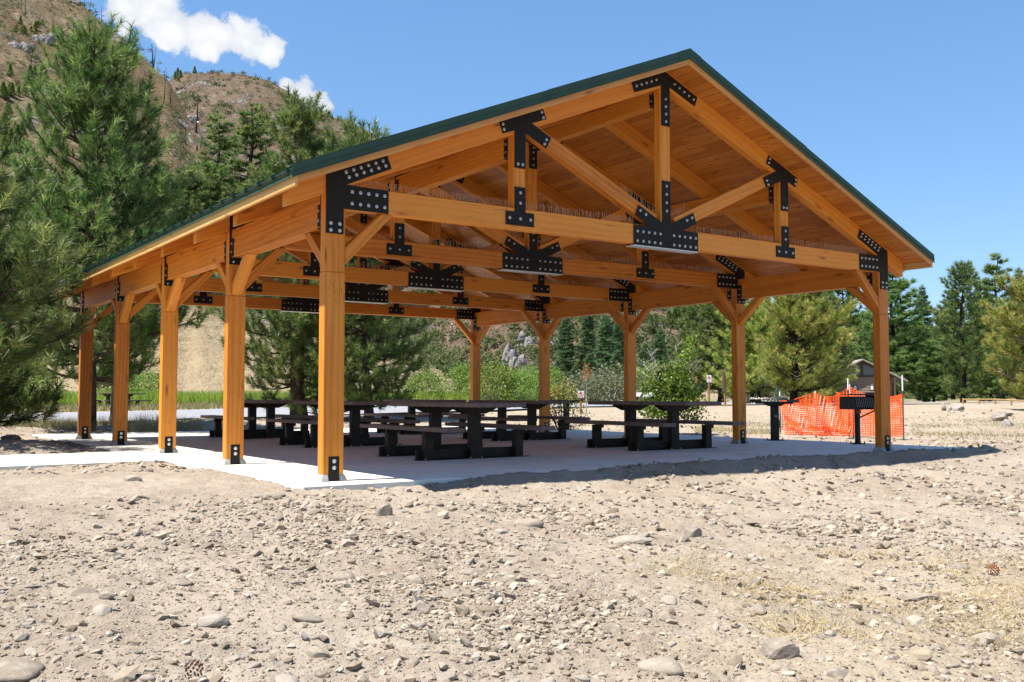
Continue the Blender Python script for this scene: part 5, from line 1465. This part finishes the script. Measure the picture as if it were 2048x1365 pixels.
def hill_at(h, u, t):
    i = int(np.argmin(np.abs(h['U']-u))); tt = h['tt'][:, i]
    return tuple(float(np.interp(t, tt, h[k][:, i])) for k in 'XYZ'.replace('Z', 'z'))
def hill_px(h, u, v):
    """point on a hill that shows at photo pixel (u, v)"""
    i = int(np.argmin(np.abs(h['U']-u))); best = None
    want = ray(u, v)[2]/np.linalg.norm(ray(u, v)[:2])
    X, Y, z = h['X'][:, i], h['Y'][:, i], h['z'][:, i]; el = (z-CZ)/np.hypot(X-CX, Y-CY)
    for k in range(1, len(el)):
        if el[k] >= want: return X[k], Y[k], z[k]
    k = int(np.argmax(el)); return X[k], Y[k], z[k]

# scrub on the hills: thousands of little clumps, one object for each hill
def scrub(h, n, seed, smin, smax, m, dens, tmin=.05):
    r = np.random.default_rng(seed)
    i = r.integers(0, h['tt'].shape[0]-1, n); j = r.integers(0, h['tt'].shape[1]-1, n)
    ok = (h['tt'][i, j] > tmin) & (h['tt'][i, j] < 1.02); i, j = i[ok], j[ok]
    P = np.stack([h['X'][i, j], h['Y'][i, j], h['z'][i, j]], -1)+r.normal(size=(len(i), 3))*np.array([1.5, 1.5, 0])
    k = fbm(P[:, 0]*.018, P[:, 1]*.018, 3, seed) > dens; P = P[k]
    s = np.clip(np.exp(r.normal(math.log(smin), .5, len(P))), smin*.4, smax)
    nl = 60
    Q = np.repeat(P, nl, 0)+r.normal(size=(len(P)*nl, 3))*np.repeat(s, nl)[:, None]*np.array([.5, .5, .35])+np.repeat(s, nl)[:, None]*np.array([0, 0, .3])
    a = r.normal(size=(len(Q), 3)); a /= np.linalg.norm(a, axis=1)[:, None]; b = np.cross(a, r.normal(size=(len(Q), 3))); b /= np.linalg.norm(b, axis=1)[:, None]
    ss = np.repeat(s, nl)[:, None]*.17
    V = np.stack([Q-a*ss, Q+b*ss, Q+a*ss, Q-b*ss], 1).reshape(-1, 3)
    o = nobj('scrub', V, np.arange(len(V)).reshape(-1, 4), M[m], attrs={'tint': np.repeat(np.repeat(r.uniform(0, 1, len(P)), nl), 4)})
    return tag(o, 'low scrub dotted over the hillside', 'scrub', kind='stuff')
scrub(h1, 12000, 3, .5, 2.0, 'hillscrub', -.12, .22)
scrub(h2, 22000, 4, .95, 3.4, 'hillscrub', -.16)

# burnt snags and fallen logs
def snag(seed, h=10):
    r = np.random.default_rng(seed); k = 6; z = np.linspace(-.5, h, k)
    P = np.stack([np.cumsum(r.normal(size=k))*.06, np.cumsum(r.normal(size=k))*.06, z], -1)
    paths = [(P, np.linspace(.20, .04, k))]
    for q in range(6):
        t = r.uniform(.3, .95); c = np.array([np.interp(t, np.linspace(0, 1, k), P[:, i]) for i in range(3)]); a = r.uniform(0, 6.28); l = r.uniform(.3, 1.0)
        paths.append((np.array([c, c+np.array([math.cos(a)*l, math.sin(a)*l, .2*l])]), np.array([.04, .015])))
    V, F = tubes_np(paths, 5); return npmesh('burnt_snag', V, F, M['burnt'])
sn = [snag(k) for k in range(3)]
slist = [(245, 88, 40, 1, 2), (237, 84, 28, 0, 0), (262, 105, 27, 0, 6), (295, 133, 52, 1, -5), (292, 130, 46, 0, 5), (289, 118, 26, 0, 8), (302, 140, 26, 0, 1), (318, 162, 30, 0, 4), (322, 165, 24, 0, 2), (188, 40, 36, 0, -2), (218, 66, 30, 0, 3), (150, 12, 30, 0, 1),
         (383, 266, 72, 1, 1), (360, 294, 48, 0, 1), (328, 212, 42, 0, 2), (316, 208, 52, 0, 3), (309, 244, 36, 0, 0), (17, 20, 26, 0, 1), (30, 22, 34, 0, 0), (55, 48, 24, 0, 12), (89, 48, 22, 0, 5), (43, 146, 44, 0, 5), (60, 52, 20, 0, 2), (349, 258, 24, 0, 3), (390, 300, 40, 0, 6), (22, 22, 30, 0, 3)]
for i, (u, v, hp, th_, tl) in enumerate(slist):
    x, y, z = hill_px(h1, u, v); dep = (x-CX)*_f[0]+(y-CY)*_f[1]; s = hp/FPX*dep/10
    o = link(bpy.data.objects.new('burnt_snag', sn[i % 3])); o.location = (x, y, z-.3*s); o.scale = (s*(2.0 if th_ else 1.3), s*(2.0 if th_ else 1.3), s); o.rotation_euler = (R_(random.uniform(-2, 2)), R_(tl), random.uniform(-.3, .3))
    lab = 'bare burnt snag standing on the ridge line against the sky' if i < 12 else ('thick black burnt snag halfway down the spur' if i == 12 else 'bare burnt snag standing on the brown hillside')
    tag(o, lab, 'dead tree', None if i == 12 else ('snags on the ridge line' if i < 12 else 'snags on the hillside'))
mb = MB(); mb.tube([(-5, 0, 0), (5, 0, .2)], [.28, .14], 6); logo = mb.build('fallen_log', M['paleboard']); log_me = logo.data; bpy.data.objects.remove(logo)
rl = random.Random(4)
for k in range(46):
    if k < 26: u, v, h = rl.uniform(385, 560), rl.uniform(165, 300), h2
    elif k < 38: u, v, h = rl.uniform(230, 400), rl.uniform(150, 380), h1
    else: u, v, h = rl.uniform(890, 1330), rl.uniform(620, 700), h2
    x, y, z = hill_px(h, u, v)
    o = link(bpy.data.objects.new('fallen_log', log_me)); o.location = (x, y, z+.25); s = rl.uniform(.35, .85); o.scale = (s, s, s)
    o.rotation_euler = (0, R_(rl.uniform(15, 32)), rl.uniform(.6, 2.2)-YAW); tag(o, 'pale fallen tree trunk lying on the hillside', 'log', 'fallen trunks on the hillsides')

# small conifers on the hills
def small_conifer(seed, n=420):
    r = np.random.default_rng(seed); t = r.uniform(0, 1, n)**.9; a = r.uniform(0, 6.28, n); rd = (1-t)*2.0*np.sqrt(r.uniform(.2, 1, n))+.08
    P = np.stack([rd*np.cos(a), rd*np.sin(a), .8+t*9.0], -1)
    d = np.stack([np.cos(a), np.sin(a), r.uniform(-.2, .5, n)], -1); d /= np.linalg.norm(d, axis=1)[:, None]
    V, F, tn = needles(P, d, r, 6, .75, .22, (.2, 1.2), .3)
    root = empty('fir_tree'); nobj('crown', V, F, M['needle_d'], root, attrs={'tint': tn})
    Vw, Fw = tubes_np([(np.array([[0, 0, -.6], [0, 0, 5], [0, 0, 9.8]]), np.array([.22, .13, .03]))], 6); nobj('trunk', Vw, Fw, M['barkdark'], root)
    return root
sc_p = [small_conifer(81), small_conifer(82)]
fi = [True, True]
def hill_tree(h, u, v, hp, label, group):
    k = random.randrange(2); t = sc_p[k] if fi[k] else copy_tree(sc_p[k]); fi[k] = False
    x, y, z = hill_px(h, u, v); dep = (x-CX)*_f[0]+(y-CY)*_f[1]; s = hp/FPX*dep/10
    t.location = (x, y, z-.2*s); t.scale = (s*random.uniform(1.3, 1.8),)*2+(s,); t.rotation_euler.z = random.uniform(0, 6); tag(t, label, 'fir tree', group)
for u, v in [(339, 156), (344, 154), (349, 155), (379, 146), (335, 157)]: hill_tree(h2, u, v, random.uniform(12, 17), 'tiny dark fir on the saddle between the two hills', 'firs on the skyline')
for u, v in [(636, 228), (644, 232), (651, 236), (660, 240), (672, 243), (690, 250)]: hill_tree(h2, u, v, random.uniform(8, 13), 'tiny fir on the skyline right of the small cloud', 'firs on the skyline right of the dome')
rr_ = random.Random(12)
for k in range(34): hill_tree(h1, rr_.uniform(-10, 75), rr_.uniform(150, 340), rr_.uniform(22, 40), 'green fir in the stand on the hillside left of the big pine', 'firs on the left hillside')
for k in range(14): hill_tree(h1, rr_.uniform(0, 90), rr_.uniform(48, 70), rr_.uniform(10, 18), 'small fir high above the pale rock outcrop', 'firs above the outcrop')
for k in range(16): hill_tree(h1, rr_.uniform(330, 560), rr_.uniform(400, 470), rr_.uniform(40, 70), 'light green fir low on the slope behind the eave', 'firs low on the slope')
for k in range(26): hill_tree(h2, rr_.uniform(1320, 1420), rr_.uniform(560, 660), rr_.uniform(25, 40), 'fir on the slope above the maple sapling', 'firs on the far slope')
for k in range(16): hill_tree(h2, rr_.uniform(880, 1320), rr_.uniform(600, 700), rr_.uniform(14, 26), 'small fir on the rocky slope seen under the roof', 'firs on the rocky slope')

# rock outcrops
def outcrop(h, u, v, wpx, hpx, seed, label, n=9):
    x, y, z = hill_px(h, u, v); dep = (x-CX)*_f[0]+(y-CY)*_f[1]; k = dep/FPX
    r = np.random.default_rng(seed); vs, fs, o_ = [], [], 0
    for q in range(n):
        du = r.uniform(-.5, .5)*wpx; dv = r.uniform(-.5, .5)*hpx
        P = stone_shape(IV3, seed*50+q, .9, .2, 12, .12, .8)*k*np.array([wpx*.22, wpx*.2, hpx*.42])*r.uniform(.7, 1.25)
        c = np.array([du*k*_r[0]+dv*k*_f[0]*.8, du*k*_r[1]+dv*k*_f[1]*.8, dv*k*.55])
        vs.append(P+c); fs.append(IF3+o_); o_ += len(IV3)
    ob = nobj('rock_outcrop', np.concatenate(vs), np.concatenate(fs), M['outcrop'], smooth=False); ob.location = (x, y, z); tag(ob, label, 'rock', 'outcrops on the hills'); return ob
outcrop(h1, 22, 95, 44, 34, 1, 'pale grey rock outcrop left of its larger neighbour, upper left on the hill')
outcrop(h1, 68, 82, 46, 42, 2, 'large pale grey rock outcrop above the stand of firs, upper left')
outcrop(h1, 128, 4, 26, 14, 3, 'small rock outcrop on the ridge above the big pine')
outcrop(h2, 1022, 735, 44, 60, 4, 'dark rocky bluff between the two rearmost right posts', 14)
outcrop(h2, 1045, 690, 36, 34, 5, 'rock face high beside the fourth right post', 10)
outcrop(h2, 1100, 690, 26, 46, 6, 'dark rock face just right of the fourth right post', 8)
outcrop(h1, 905, 742, 34, 26, 7, 'jagged rocks at the end of the dry slope under the roof', 9)
outcrop(h1, 372, 222, 34, 24, 8, 'scattered pale rocks on the spur below the saddle', 8)

# pines rooted on the slope behind the eave
def mid_hill(kind, u, v, vtop, label, wide=1.0):
    x, y, z = hill_px(h1, u, v); dep = (x-CX)*_f[0]+(y-CY)*_f[1]
    t = mid(kind, u, dep, vtop, label, wide=wide); sc = (v-vtop)/FPX*dep/first[kind][1]
    t.location = (x, y, z-.3); t.scale = (sc*wide, sc*wide, sc); return t
mid_hill('B', 428, 520, 214, 'slim dark pine left of the taller broken topped one, above the eave', 1.25)
mid_hill('B', 494, 520, 202, 'open crowned dark pine rising behind the middle of the left eave', 1.5)
mid_hill('A', 652, 560, 262, 'dark pine behind the eave right of the tall pointed one', .7)
mid_hill('D', 412, 520, 352, 'bright young pine below the slim dark pine', 1.2)
mid_hill('D', 310, 520, 330, 'young pine close behind the big left pine', 1.2)
mid_hill('D', 365, 540, 338, 'young pine right of the big left pine', 1.2)
mid_hill('D', 440, 540, 396, 'young pine low behind the eave under the slim dark pine', 1.2)
mid_hill('A', 540, 560, 300, 'dark pine behind the eave between the open crowned pine and the tall pointed one', .8)
mid_hill('D', 385, 560, 400, 'young bright pine showing between the big left pine and the eave', .9)
mid_hill('D', 345, 560, 372, 'young pine half hidden by the big left pine', .9)
mid_hill('D', 462, 560, 420, 'short young pine just above the left eave', .9)
# every object with a mesh keeps its origin near itself; nothing is left without a name
scene.cycles.max_bounces = 8; scene.cycles.diffuse_bounces = 4; scene.cycles.transparent_max_bounces = 8
scene.cycles.use_denoising = True
scene.cycles.sample_clamp_indirect = 6.0
